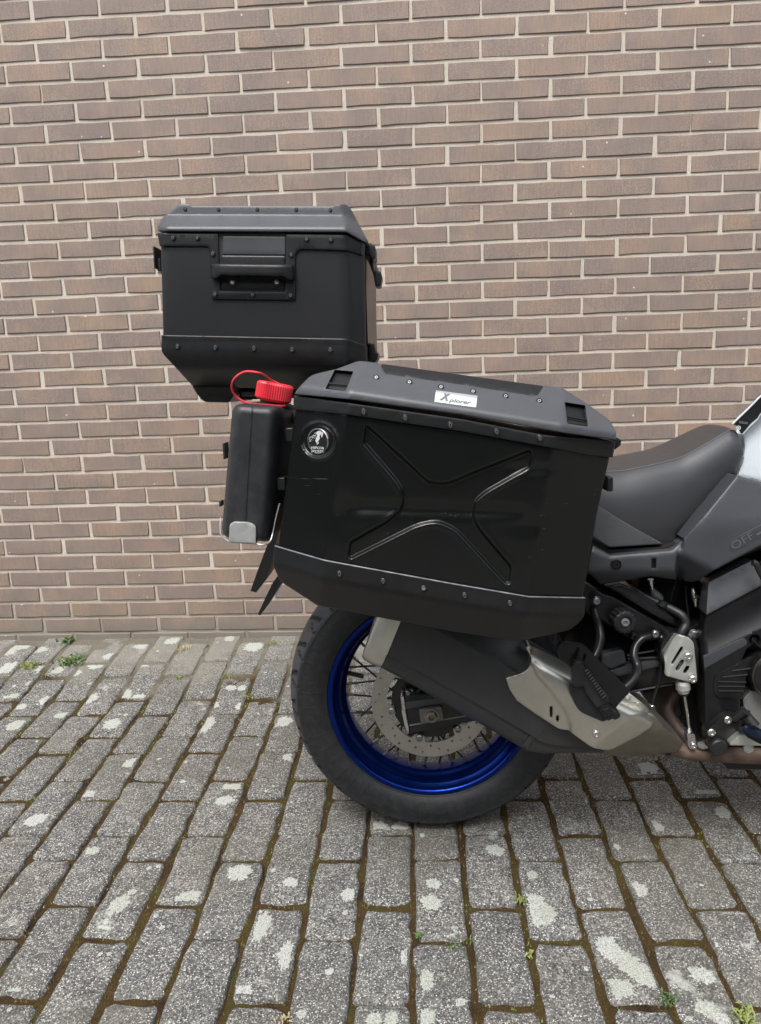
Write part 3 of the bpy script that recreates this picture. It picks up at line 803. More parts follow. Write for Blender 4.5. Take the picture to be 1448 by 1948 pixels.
# hedge across the yard, behind the photographer: its dark mass is what the glossy panels mirror
def hedge_sheet():
    mb = MB(); r = np.random.default_rng(5)
    n = 26000
    t = r.uniform(-24, 24, n); z = np.clip(r.uniform(-.03, 1, n), 0, 1) ** .9 * 4.2
    x = np.clip(t, -11.5, 11.5) + 1.2; y = -9.5 + np.maximum(np.abs(t) - 11.5, 0) * .75 ; k = np.abs(t) > 11.5
    x = x + np.where(k, r.normal(0, .35, n), 0); y = y + np.where(k, 0, r.normal(0, .35, n) - z * .05)
    s = r.uniform(.10, .26, n); a = r.uniform(0, 6.28, n); b = r.uniform(-1, 1, n)
    V = []; 
    u = np.c_[np.cos(a), r.normal(0, .35, n), np.sin(a)] * s[:, None]; w = np.c_[-np.sin(a), b * .6, np.cos(a)] * s[:, None] * .55
    c = np.c_[x, y, z]
    V = np.stack([c - u, c - w, c + u, c + w], 1).reshape(-1, 3)
    mb.add(V, np.arange(4 * n).reshape(-1, 4).tolist())
    mb.add(*box((-12, -10.8, -.03), (14.5, -9.8, 4.1))); mb.add(*box((-11.5, -9.8, -.03), (-10.8, -.2, 4.1))); mb.add(*box((13.2, -9.8, -.03), (13.9, -.2, 4.1)))
    return mb.build('hedge', leaf_material('hedge_leaves', (.018, .032, .010), (.05, .085, .028)), None, False)
tag(hedge_sheet(), 'tall dark green hedge around the yard', None, kind='structure')

# ================================================================== SIDE CASE
def A(*p): return np.array(p, float)
def ln(px, pts):
    pts = np.array(pts, float); px = np.asarray(px, float)
    y = np.interp(px, pts[:, 0], pts[:, 1])
    s0 = (pts[1, 1] - pts[0, 1]) / (pts[1, 0] - pts[0, 0]); s1 = (pts[-1, 1] - pts[-2, 1]) / (pts[-1, 0] - pts[-2, 0])
    y = np.where(px < pts[0, 0], pts[0, 1] + (px - pts[0, 0]) * s0, y); return np.where(px > pts[-1, 0], pts[-1, 1] + (px - pts[-1, 0]) * s1, y)
def sm(t): t = np.clip(t, 0, 1); return t * t * (3 - 2 * t)
def soft(x, w=6.):            # smooth max(0,x)
    return np.where(x < -w, 0, np.where(x > w, x, (x + w) ** 2 / (4 * w)))

sc_ = thing('side_case', 'black aluminium side case with pressed X relief, hung beside the rear wheel of the motorcycle', 'luggage case', L(860, 1205, -.38))
XP = rounded([(699, 811, 4), (815, 918, 0), (850, 922, 24), (900, 900, 14), (1007, 858, 4), (1011, 865, 4), (1006, 888, 3), (925, 934, 10), (903, 952, 12), (899, 985, 14), (915, 1012, 12), (971, 1078, 3), (969, 1109, 4), (962, 1108, 4), (868, 1006, 14), (832, 990, 16), (795, 997, 18), (667, 1061, 3), (664, 1055, 3), (668, 1032, 3), (738, 993, 14), (768, 966, 14), (768, 935, 12), (754, 912, 10), (695, 844, 3), (694, 836, 2), (696, 814, 2)], 4, 6)
XL = lambda py: 660 - (py - 790) * (42 / 275); XR = lambda py: 1052 - (py - 852) * (47 / 280)
XPs = resample(XP, 4.)
def dbody(P, x=True):
    px, py = P[:, 0], P[:, 1]
    y = np.full(len(P), -.485) + soft(XL(py) - px, 3) * .00050 + soft(px - XR(py), 4) * .00042
    if x:
        near = (px > 650) & (px < 1025) & (py > 795) & (py < 1125)
        s = np.full(len(P), 99.); s[near] = sdf(P[near], XPs)
        y = y + .0066 * sm((3.8 - s) / 6.5) * near - .0008 * np.exp(-((s - 6) / 2.5) ** 2)
        y += .0050 * np.exp(-(((px - 655) / 26) ** 2 + ((py - 985) / 34) ** 2)) - .0025 * np.exp(-(((px - 690) / 60) ** 2 + ((py - 1000) / 40) ** 2))
        y += .0026 * np.exp(-((py - (966 + (px - 700) * .03)) / 11) ** 2) * sm((px - 640) / 50) * sm((1020 - px) / 50)
        y += .0022 * np.exp(-(((px - 1005) / 38) ** 2 + ((py - 1000) / 16) ** 2)) + .0020 * np.exp(-(((px - 1010) / 45) ** 2 + ((py - 893) / 9) ** 2))
        bd = np.hypot(px - 606, py - 839); y += .0042 * sm((33 - bd) / 5.) - .0012 * np.exp(-((bd - 34) / 2.5) ** 2)
    return y
ext = np.vstack([offset_pts(XPs, (-5, -3, -1, 1, 3, 5.5), 3.)] + [np.c_[606 + r * np.cos(t), 839 + r * np.sin(t)] for r in (26, 28, 30.5, 33, 36) for t in [np.linspace(0, 6.28, 60, endpoint=False)]])
surf('shell', [(563, 775), (662, 785), (1052, 848), (1160, 868), (1135, 980), (1109, 1140), (1005, 1140), (618, 1070), (529, 1045)], dbody, -.235, MT['case'], sc_, step=5., edge=3., rnd=.002, extra=ext, sharp=60)
TT = [(559, 752), (662, 766), (880, 797), (1034, 827), (1171, 840)]
TB = [(522, 1038), (619, 1066), (860, 1110), (1007, 1135), (1115, 1137)]
surf('rim_band', [(559, 752), (662, 766), (880, 797), (1034, 827), (1171, 840), (1166, 870), (1130, 868), (1044, 851), (880, 821), (662, 789), (558, 779)],
     lambda P: dbody(P, False) - .006, -.232, MT['trim'], sc_, step=7, edge=2.5, rnd=.002)
def dlow(P):
    v = P[:, 1] - ln(P[:, 0], TB)
    return dbody(P, False) - .0065 + soft(v - 36, 5) * .00115 - .0009 * sm((8 - v) / 6)
surf('base_shell', rounded([(522, 1038, 3), (619, 1066, 0), (860, 1110, 0), (1007, 1135, 0), (1115, 1137, 3), (1112, 1172, 10), (1101, 1186, 5), (1083, 1199, 4), (984, 1220, 4), (860, 1201, 0), (604, 1152, 4), (533, 1106, 8), (519, 1074, 8)], 2, 3),
     dlow, -.25, MT['trim'], sc_, step=6, edge=2.5, rnd=.0022, sharp=50)
for k in range(len(TB) - 1):
    pass
mb = MB(); mb.add(*tube([L(x, y + .5, float(dlow(A((x, y + 2)))[0]) + .0004) for x, y in [(523, 1038)] + [(x_, float(ln(x_, TB))) for x_ in (560, 600, 617, 640, 720, 800, 860, 940, 985, 1005, 1030, 1070)] + [(1113, 1137)]], .0013, 8, sub=False)); mb.build('worn_edge_highlight', plain('worn_highlight_metal', (.22, .22, .24), .35, .6, 0, var=.4, vscale=90.), sc_)  # edge highlight painted in as a pale bead of worn metal
# lid
CR = [(563, 742), (570, 734), (667, 745), (880, 777), (1069, 807), (1168, 822)]
def dlid(P):
    px, py = P[:, 0], P[:, 1]; cy = ln(px, CR)
    xl = 667 + (745 - py) * .35; xr = 1069 + (807 - py) * .06
    return -.496 + soft(cy - py, 4) * .00115 + soft(xl - px, 3) * .00046 + soft(px - xr, 3) * .00044
H1 = rounded([(637, 704), (672, 707), (657, 744), (619.5, 739.5)], 1.2, 2); H2 = rounded([(1075, 765.5), (1113.5, 771.5), (1119, 812), (1080, 806)], 1.2, 2)
surf('lid', rounded([(561, 750, 1), (664, 759.5, 0), (880, 789, 0), (1069, 823, 0), (1171, 837, 2), (1173, 822, 4), (1160, 799, 5), (1120, 770, 0), (1069, 737, 8), (1036, 733, 3), (1023, 753, 5), (1010, 752.5, 0), (880, 732, 0), (733, 711.5, 5), (724, 693, 3), (716, 690, 2), (683, 686, 8), (640, 702, 0), (592, 713, 12), (574, 731, 8), (563, 744, 3)], 2, 4),
     dlid, -.225, MT['lid'], sc_, step=5, edge=2.6, rnd=.002, holes=[H1, H2], hole_back=.016, sharp=45)
surf('lid_recess', [(726, 692), (1033, 734), (1027, 756), (1012, 758), (880, 738), (733, 717)], lambda P: -.436 + soft(752 - P[:, 1] - (1012 - P[:, 0]) * .143, 3) * .0012, -.23, MT['trim'], sc_, step=8, edge=2)
for H, bar, sgn in ((H1, (424, 238, 577, 252), 1), (H2, (876, 372, 1036, 400), 2)):
    c0 = H.mean(0); up = H.copy()
    surf('slot_wall', c0 + (H - c0) * 1.04, lambda P: dlid(P) + .014, -.40, MT['trim'] if sgn == 1 else MT['trim'], sc_, step=9, edge=1.5, rnd=0)
    if sgn == 1: a, b = (520 + bar[0] / 4.022, 670 + bar[1] / 4.022), (520 + bar[2] / 4.022, 670 + bar[3] / 4.022)
    else: a, b = (860 + bar[0] / 4.022, 700 + bar[1] / 4.022), (860 + bar[2] / 4.022, 700 + bar[3] / 4.022)
    ya, yb = float(dlid(A(a))[0]) + .005, float(dlid(A(b))[0]) + .005
    mb = MB(); mb.add(*tube([L(*a, ya), L(*b, yb)], .0016, 8, sub=False)); mb.build('strap_bar', MT['trim'], sc_)
    lo = [H.mean(0)[0] - 12, 0]
    q = [(a[0] + 1, a[1] + 2), (b[0] - 1, b[1] + 2), (H1[np.argmax(H1[:, 1] + H1[:, 0])] if sgn == 1 else (1117, 810)), ((622, 738) if sgn == 1 else (1081, 804.5))]
    surf('strap_slot_shade', q, lambda P: dlid(P) + .012, -.41, MT['void'], sc_, step=9, edge=1, rnd=0)  # black sheet stands for the shade in the lower part of the slot
for x, y in ((716, 718.5), (779, 727.5), (839, 736.5), (900, 745), (962, 754), (1026, 763)):
    yy = float(dlid(A((x, y)))[0]); screw(x, y, yy - .0006, sc_, .0050, (0, -.86, .50))
for x, y in ((692, 783), (771, 794.5), (857, 808), (945, 821), (1027, 833)): screw(x, y, -.4925, sc_, .0048)
for i, (x, y) in enumerate(((646, 1091), (729, 1105), (806, 1119), (884, 1132), (970, 1147))):
    screw(x, y, -.4935, sc_, .0046)
mb = MB(); p = L(806, 1119, -.4948); v, f = lathe([(.0034, .0004), (.0032, -.0012), (.0012, -.0014), (.0010, 0), (.0001, 0)], 14); mb.add(v + p, f); tag(mb.build('screw_head', MT['zinc'], sc_), 'bare bright screw head')
# name plate
def dpl(P): return dlid(P) - .0008
pl_ = surf('name_plate', rounded([(829.5, 742.3), (908.5, 752.8), (906, 775), (826.5, 764.3)], .8, 2), dpl, -.47, plain('satin_aluminium_plate', (.50, .53, .53), .38, .1, 0, var=.03), sc_, step=8, edge=.8, rnd=.0003)
pl_['label'] = 'silver name plate with grey italic lettering'
lettering('lettering', 'X', (836, 759.5), (857.5, 763), 15, lambda P: dlid(P) - .0012, MT['print'], pl_, shear=.35, bold=.05, thick=.0004)
lettering('lettering', 'plorer', (854, 763.8), (896, 769.5), 7.2, lambda P: dlid(P) - .0012, MT['print'], pl_, shear=.3, bold=.02, thick=.0004)
# round badge
bc = L(606, 839, float(dbody(A((606, 839)))[0]))
xl_n = (-.10, -1, 0)
bm_ = MB(); v, f = lathe([(.0001, -.0012), (.0185, -.0012), (.0190, -.0008)], 40); bm_.add(align_y(v, (-.56, -1, 0)) + bc, f)
badge = bm_.build('badge', MT['dprint'], sc_); badge['label'] = 'round black badge with white ring, emblem and two words'
bm_ = MB(); v, f = lathe([(.0188, -.0006), (.0188, -.0024), (.0200, -.0026), (.0208, -.0016), (.0208, .0006)], 40); bm_.add(align_y(v, (-.56, -1, 0)) + bc, f); bm_.build('badge_ring', MT['zinc'], badge)
def dbd(P): return np.interp(P[:, 0], [580, 632], [bc[1] + .0128, bc[1] - .0128]) - .0020
lettering('lettering', 'HEPCO&', (592.5, 853.5), (616.5, 854.8), 4.6, dbd, MT['wprint'], badge, bold=.02, thick=.0002)
lettering('lettering', 'BECKER', (592.5, 860), (616.5, 861.3), 4.6, dbd, MT['wprint'], badge, bold=.02, thick=.0002)
em = MB()
def flat(poly, d, th=.0003, m=em):
    P = np.array(poly, float); 
    if ((P[:, 0] * np.roll(P[:, 1], -1) - P[:, 1] * np.roll(P[:, 0], -1)).sum()) > 0: P = P[::-1]
    V = Lv(P, d(P)); V[:, 1] -= th; m.add(V, [list(range(len(P)))])
flat(rounded([(603, 821), (608, 819), (612, 821), (611, 826), (608, 829), (609, 834), (605, 840), (602, 843), (600, 838), (602, 832), (604, 828), (601, 824)], 1.5, 3), dbd)
flat(rounded([(603, 843), (607, 840), (606, 844), (602, 846)], .8, 2), dbd)
flat(rounded([(612, 822), (616, 820), (614, 829), (612, 833), (611, 828)], 1, 2), dbd)
for k in range(34):
    a = rng.uniform(0, 1); x = 588 + a * 13 + rng.normal(0, .6); y = 836 - a * 12 + rng.uniform(-2, 8)
    s = rng.uniform(.5, 1.1); flat([(x - s, y), (x, y - s), (x + s, y), (x, y + s)], dbd)
em.build('emblem', MT['wprint'], badge, False)
# end hardware
def bx(name, p0, p1, y0, y1, mat, par, bev=.002):
    a, b = L(*p0, (y0 + y1) / 2), L(*p1, (y0 + y1) / 2); a[1] = y0; b[1] = y1
    mb = MB(); mb.add(*box(a, b)); return bevelled(mb.build(name, mat, par, True, 30), bev, 2)
bx('latch', (546, 813), (563, 839), -.40, -.36, MT['trim'], sc_); bx('latch', (530, 906), (547, 930), -.40, -.36, MT['trim'], sc_)
bx('latch', (1150, 905), (1161, 932), -.42, -.38, MT['trim'], sc_)
surf('hinge', rounded([(1168, 838), (1175, 832), (1182, 838), (1181, 847), (1169, 856)], 2, 2), -.43, -.37, MT['trim'], sc_, step=6, edge=1.5, rnd=.001)
# scuffs on the corner
mb = MB()
for x, y, n, sx, sy in ((1035, 990, 10, 5, 22), (1030, 955, 6, 3, 20), (1072, 955, 5, 8, 5), (1010, 1060, 5, 10, 3), (1133, 934, 5, 3, 5), (900, 975, 8, 14, 8), (870, 978, 10, 30, 3), (780, 1015, 8, 26, 3), (660, 978, 3, 12, 2)):
    for _ in range((n + 1) // 2):
        c = np.array([x + rng.normal(0, sx), y + rng.normal(0, sy)]); a = rng.normal(.1, .5); l = rng.uniform(.6, 2.6)
        d = np.array([math.cos(a), math.sin(a)]) * l; nn = np.array([-d[1], d[0]]) / l * rng.uniform(.12, .28)
        flat([c - d, c + nn, c + d, c - nn], lambda P: dbody(P), .0003, mb)
sc_m = mb.build('scuff_marks', MT['printdk'], sc_, False); sc_m['kind'] = 'stuff'

# ================================================================== TOP CASE
tc = thing('top_case', 'black aluminium top case with side carrying handle, mounted high behind the seat', 'luggage case', L(480, 742, 0))
XC = lambda py: 656.5 + (py - 476) * .019
def dtop(P): return -.215 + soft(P[:, 0] - XC(P[:, 1]), 4) * .00100 + soft(312 - P[:, 0], 2) * .0008
surf('shell', [(306, 462), (656, 470), (693, 480), (696, 662), (660, 652), (311, 643)], dtop, .215, MT['topcase'], tc, step=9, edge=2.5, rnd=.002)
surf('rim_band', rounded([(299, 443, 2), (415.5, 443.5, 0), (417, 500, 0), (420, 553, 2), (541, 554, 2), (543.5, 500, 0), (543.5, 444.5, 0), (659.6, 446, 0), (695, 466, 1), (694, 486, 1), (658, 476.5, 0), (570, 474, 8), (562, 483, 8), (562, 571, 6), (402, 569, 6), (399.5, 480, 10), (396, 469, 8), (304, 468.6, 2)], 1, 4),
     lambda P: dtop(P) - .0055, -.19, MT['trim'], tc, step=8, edge=2.2, rnd=.0018, sharp=45)
q0, q1 = L(303, 444, -.2), L(688, 470, -.2); mb = MB(); mb.add(*box((q0[0], -.19, q1[2]), (q1[0] - .02, .2, q0[2])))
mb.build('rim_core', MT['trim'], tc)
surf('recess_back', [(416, 443), (544, 443), (542, 554), (420, 554)], -.2165, -.205, MT['void'], tc, step=20, edge=1, rnd=0)
surf('recess_panel', rounded([(424, 449), (543, 450), (543, 485), (424, 484)], 2, 2), lambda P: -.2185 + (P[:, 1] - 449) * .00001, -.216, MT['cover'], tc, step=10, edge=2, rnd=.0008)
surf('recess_panel', rounded([(421, 486), (543, 487), (540, 551), (423, 550)], 3, 2), -.2178, -.216, MT['trim'], tc, step=10, edge=3, rnd=.001)
surf('handle', rounded([(401, 501.5, 4), (559.5, 503.5, 4), (560, 531, 4), (553, 534, 3), (543, 529, 4), (539, 526, 4), (420, 523.5, 4), (413, 530, 4), (404, 530, 4), (401, 526, 3)], 3, 3),
     lambda P: -.247 + .016 * np.clip(np.abs(P[:, 0] - 480) / 80, 0, 1) ** 6, -.224, MT['trim'], tc, step=6, edge=4, rnd=.004)
for x in (442.6, 526.8):
    p = L(x, 536.5, -.219); mb = MB(); v, f = lathe([(.0085, 0), (.0080, -.002), (.0055, -.0025), (.0045, -.0015)], 20); mb.add(v + p, f); g = mb.build('grommet', MT['rubber'], tc)
    mb = MB(); v, f = lathe([(.0045, -.001), (.0042, -.0035), (.0025, -.0045), (.0001, -.0046)], 14); mb.add(v + p, f); mb.build('rivet', MT['zinc'], g)
def dtl(P):
    px, py = P[:, 0], P[:, 1]
    b = ln(px, [(300, 432), (659, 433), (696, 453)])
    t = soft(b - py, 3); xc = 660 - (441 - py) * .22
    y = -.2255 + np.minimum(t, 23) * .0016 + np.maximum(t - 24, 0) * .00003
    return y + soft(px - xc, 3) * .0012 + soft(316 - px, 3) * .0012
surf('lid', rounded([(300.5, 439.4, 1), (659.6, 441.3, 0), (696.5, 462, 1), (700, 458, 2), (667, 396, 5), (659, 388.5, 4), (637, 388, 2), (632, 392, 1), (366, 391.5, 1), (362, 388, 2), (341, 387.5, 5), (312, 411, 4), (301, 428, 3)], 2, 3),
     dtl, .22, MT['lid'], tc, step=5, edge=2.5, rnd=.002, sharp=50, extra=np.vstack([np.c_[np.linspace(305, 655, 80), np.full(80, v_)] for v_ in (406.5, 408.5, 410.5, 429, 432, 435)]))
TBL = [(307, 637), (659.6, 644), (696, 657)]
def dtb(P):
    v = P[:, 1] - ln(P[:, 0], TBL)
    return dtop(P) - .006 + soft(v - 36, 12) * .00055 + soft(v - 62, 8) * .0016 - .0010 * sm((6 - v) / 5)
surf('base_shell', rounded([(307, 637, 2), (659.6, 644, 0), (696, 657, 2), (698, 700, 5), (640, 742, 0), (368, 736, 3), (334, 699, 8), (307, 670, 8)], 2, 4), dtb, .215, MT['trim'], tc, step=6, edge=2.5, rnd=.002, sharp=60)
surf('mounting_foot', rounded([(366, 734, 1), (455, 736, 1), (448, 748, 4), (436, 766, 5), (388, 765, 8), (372, 746, 6)], 3, 3), lambda P: -.125 + soft(745 - P[:, 1], 5) * -.001, .10, MT['trim'], tc, step=6, edge=4, rnd=.004)
mb = MB(); a = L(693, 489, -.165); b = L(693, 655, -.165); mb.add(*box((a[0] - .01, -.16, b[2]), (a[0] + .0015, .17, a[2]))); mb.build('front_panel', MT['gloss'], tc)
for x, y in ((329.2, 452), (375.3, 452), (583.3, 454.6), (629.4, 455.3), (404.8, 482.3), (554, 484.5), (409, 559.5), (480.7, 560), (553, 561.7), (337.5, 659), (410, 661), (483, 662.7), (555.7, 665), (628.5, 665.6)): screw(x, y, -.2225, tc, .0047)
for x, y in ((352.5, 398), (416, 398.5), (489.6, 398.5), (563.6, 399), (628.7, 399.7)):
    yy = float(dtl(A((x, y)))[0]); screw(x, y, yy - .0002, tc, .0034)
bx('latch', (298, 472), (305, 514), -.16, -.11, MT['rubber'], tc, .002)
surf('latch_hook', rounded([(296.5, 495), (304, 490), (306, 515), (300, 516)], 2, 2), -.15, -.12, MT['rubber'], tc, step=5, edge=1, rnd=.0005)
surf('latch', rounded([(690, 463), (705, 462), (714, 468), (715, 491), (708, 495), (703, 486), (691, 482)], 3, 3), -.14, -.08, MT['trim'], tc, step=5, edge=2, rnd=.002)
surf('latch_hook', rounded([(704, 484), (709, 492), (712, 513), (725, 517), (727, 528), (724, 545), (714, 545), (711, 525), (703, 500)], 3, 3), -.12, -.08, MT['trim'], tc, step=5, edge=2, rnd=.002)
surf('latch', rounded([(702, 652), (712, 653), (715, 668), (720, 672), (719, 683), (713, 690), (701, 690)], 2, 3), -.12, -.06, MT['trim'], tc, step=5, edge=2, rnd=.002)

# ================================================================== FUEL CANISTER
fc = thing('fuel_canister', 'flat black plastic fuel canister with red screw cap, strapped behind the side case', 'fuel canister', L(470, 1030, -.34))
surf('bottle', rounded([(443, 766, 22), (546, 775, 26), (521, 1032, 22), (421, 1022, 20)], 20, 8), lambda P: -.43 + soft(P[:, 0] - (521 - (P[:, 1] - 770) * .085), 10) * .0016 + soft((452 - (P[:, 1] - 770) * .085) - P[:, 0], 6) * .0006, -.25, MT['bottle'], fc, step=5, edge=17, rnd=.018, sharp=70)
mb = MB(); mb.add(*tube([L(480, 772, -.431), L(474, 860, -.4318), L(466, 1005, -.4315)], .0006, 6)); mb.build('mould_seam', MT['bottle'], fc)
ax = L(524.5, 728, -.345) - L(519, 762, -.345); hh = np.linalg.norm(ax)
seg = 96; prof = [(.0001, 0), (.0270, 0), (.0295, .0022), (.0308, .004), (.0308, hh - .003), (.0290, hh), (.0250, hh + .0006), (.0001, hh + .0006)]
v, f = lathe([(r, -h) for r, h in prof][::-1], seg)
rad = np.hypot(v[:, 0], v[:, 2]); kn = 1 + .03 * np.where(np.arange(len(v)) % 2 == 0, 1, -1) * (rad > .0300); v[:, 0] *= kn; v[:, 2] *= kn
mb = MB(); mb.add(align_y(v, ax) + L(519, 763, -.345), f); mb.build('screw_cap', MT['red'], fc, True, 30)
v, f = lathe([(.0205, -.022), (.0205, .012)], 32); mb = MB(); mb.add(align_y(v, ax) + L(517, 766, -.345), f); mb.build('neck', MT['rubber'], fc)
mb = MB(); mb.add(*tube([L(535, 732, -.345), L(517, 723, -.355), L(504, 714, -.385), L(492, 709, -.41), L(466, 707, -.41), L(446, 720, -.41), L(441, 738, -.40), L(450, 755, -.39), L(472, 767, -.385), L(500, 770, -.375), L(526, 772, -.372), L(542, 772, -.36)], .0024, 10, 8, flat=.7)); mb.build('cap_strap', MT['red'], fc)
mb = MB(); mb.add(*tube([L(502 + 0, 770, -.367), L(520, 774.5, -.370), L(538, 771, -.36)], .0016, 8)); mb.build('strap_ring', MT['red'], fc)
surf('holder_tab', rounded([(435, 1031, 2), (437, 998, 9), (444, 992.5, 4), (474, 993.5, 8), (487, 1000, 8), (486.5, 1034, 2)], 5, 4), -.4365, -.432, MT['sheet'], fc, step=8, edge=1.6, rnd=.0008)
mb = MB(); mb.add(*tube([L(436, 1030, -.43), L(428, 1025, -.42), L(420.5, 1017, -.40), L(419, 1003, -.38), L(420, 985, -.36)], .0013, 8)); mb.build('holder_edge', MT['sheet'], fc)
mb = MB(); mb.add(*tube([L(486, 1034, -.43), L(500, 1036, -.43), L(513, 1031, -.42), L(519, 1015, -.41), L(524, 990, -.41), L(532, 958, -.41)], .0014, 8)); mb.build('holder_edge', MT['sheet'], fc)
a, b = L(437, 1030, -.43), L(486, 1034, -.43); mb = MB(); mb.add([(a[0], -.43, a[2]), (b[0], -.43, b[2]), (b[0] - .004, -.38, b[2]), (a[0] + .004, -.38, a[2]), (a[0], -.43, a[2] - .002), (b[0], -.43, b[2] - .002), (b[0] - .004, -.38, b[2] - .002), (a[0] + .004, -.38, a[2] - .002)], [[0, 1, 2, 3], [7, 6, 5, 4], [0, 4, 5, 1], [1, 5, 6, 2], [2, 6, 7, 3], [3, 7, 4, 0]]); mb.build('holder_tray', MT['sheet'], fc)
bx('strap_buckle', (427, 842), (433, 872), -.36, -.33, MT['rubber'], fc, .001); bx('strap_buckle', (419, 952), (424, 962), -.36, -.34, MT['rubber'], fc, .001)
mb = MB(); mb.add(*tube([L(430, 862, -.345), L(427, 868, -.345), L(429, 873, -.345)], .0012, 6)); mb.build('buckle_wire', MT['zinc'], fc)
mb = MB(); mb.add(*tube([L(535, 772, -.30), L(552, 785, -.30), L(561, 805, -.30)], .004, 8)); mb.build('retaining_strap', MT['rubber'], fc)

# ================================================================== MOTORCYCLE
mc = thing('motorcycle', 'adventure motorcycle with blue spoked rear wheel, dark seat and steel exhaust shield', 'motorcycle', (0, 0, 0))
def P8(x, y): return (1080 + x / 3.935, 1060 + y / 3.935)
def P7(x, y): return (1080 + x / 3.935, 740 + y / 3.935)
def P2(x, y): return (820 + x / 3.448, 1180 + y / 3.448)
def P8s(l): return [P8(q[0], q[1]) + tuple(q[2:]) for q in l]
def P7s(l): return [P7(q[0], q[1]) + tuple(q[2:]) for q in l]
def P2s(l): return [P2(q[0], q[1]) + tuple(q[2:]) for q in l]

# ---- rear wheel
WC = np.array([0, 0, .3215])
wheel = MB(); 
prof = [(.222, -.050), (.227, -.0600), (.232, -.0655), (.2335, -.0655), (.240, -.0700), (.252, -.0745), (.266, -.0764), (.280, -.0748), (.2885, -.0722), (.2925, -.0728)]
cr = []
for s in np.linspace(-1, 1, 39):
    yy = .0690 * s; cr.append((.3215 - .0235 * abs(s) ** 2.1, yy))
prof = prof + cr + [(r, -y) for r, y in prof[::-1]]
seg = 640
v, f = lathe(prof, seg)
k0 = 10; nc = len(cr)
th = np.arange(seg) * 2 * math.pi / seg
s = np.array([c[1] / .069 for c in cr])
Sg, Tg = np.meshgrid(s, th, indexing='ij')
NG = 28
def groove(ph, width):
    fr = (ph / (2 * math.pi)) % 1.; d = np.minimum(fr, 1 - fr); return np.clip(1 - d / width, 0, 1)
side = np.abs(Sg)
ph = Tg * NG + (Sg > 0) * math.pi + 3.2 * (1 - side) ** 1.3 * np.sign(Sg)
g = groove(ph, .085) * ((side > .12) & (side < .93))
ph2 = Tg * NG + math.pi + (Sg > 0) * math.pi + 1.6 * (1 - side)
g = np.maximum(g, groove(ph2, .07) * ((side > .62) & (side < 1.01)))
dep = .0055 * (g > .25)
R0 = np.array([c[0] for c in cr])[:, None] - dep
vt = v.reshape(len(prof), seg, 3); vt[k0:k0 + nc, :, 0] = R0 * np.cos(th); vt[k0:k0 + nc, :, 2] = R0 * np.sin(th)
# faint moulded ribs and rings on the sidewall
for kq, (r_k, y_k) in enumerate(prof[:k0]):
    if .250 < r_k < .290: vt[kq, (np.arange(seg) % 13) == 0, 1] -= .0007
    if .250 < r_k < .290: vt[len(prof) - 1 - kq, (np.arange(seg) % 13) == 0, 1] += .0007
tyre = MB(); tyre.add(vt.reshape(-1, 3) + WC, f)
wroot = tyre.build('tyre', MT['tyre'], mc, True, 30)
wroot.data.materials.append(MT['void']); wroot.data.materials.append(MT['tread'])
for kq in range(nc - 1):
    for i_ in range(seg): wroot.data.polygons[(k0 + kq) * seg + i_].material_index = 2
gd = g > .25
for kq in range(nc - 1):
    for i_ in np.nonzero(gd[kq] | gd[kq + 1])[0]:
        wroot.data.polygons[(k0 + kq) * seg + int(i_)].material_index = 1  # groove shade painted in with blacker rubber, cleaner than the worn tread
# rim
rp = [(.2290, -.0555), (.2305, -.0600), (.2290, -.0640), (.2245, -.0650), (.2200, -.0638), (.2165, -.0595), (.2150, -.0545), (.2085, -.0505), (.2045, -.0440), (.2030, -.0310), (.1970, -.0245), (.1928, -.0205), (.1915, -.0140), (.1925, .0140), (.1960, .0255), (.2140, .0360), (.2180, .0570), (.2245, .0650), (.2305, .0600), (.2290, .0540), (.2220, .04), (.2200, 0), (.2220, -.04)]
mb = MB(); v, f = lathe(rp, 160, closed_ring=True); mb.add(v + WC, f); rim = mb.build('rim', MT['blue'], mc, True, 50)
def wp(r, a, y): return WC + np.array([r * math.cos(a), y, r * math.sin(a)])
ns = 36
spm = []
for k in range(ns):
    a = 2 * math.pi * (k + .5) / ns; sd = -1 if k % 2 else 1; dr = 1 if (k // 2) % 2 else -1
    hp = wp(.050, a + dr * 1.05, .036 * sd); rpnt = wp(.1915, a, .010 * sd)
    mb = MB(); mb.add(*tube([hp, rpnt], .0023, 8, sub=False)); mb.build('spoke', MT['spoke'], mc)
    d = (hp - rpnt) / np.linalg.norm(hp - rpnt)
    mb = MB(); mb.add(*tube([rpnt - d * .003, rpnt + d * .014], .0034, 8, sub=False)); mb.build('spoke_nipple', MT['screwin'] if k in (20, 21) else MT['screwmid'], rim)
mb = MB(); v, f = lathe([(.0001, -.06), (.030, -.06), (.052, -.045), (.052, -.036), (.034, -.030), (.034, .030), (.054, .036), (.054, .045), (.03, .06), (.0001, .06)], 40); mb.add(v + WC, f); mb.build('hub', MT['frame'], mc, True, 30)
a_ = math.radians(168); mb = MB(); mb.add(*tube([wp(.195, a_, 0), wp(.155, a_, -.004)], .0052, 12, sub=False)); mb.build('valve_stem', MT['rubber'], mc)
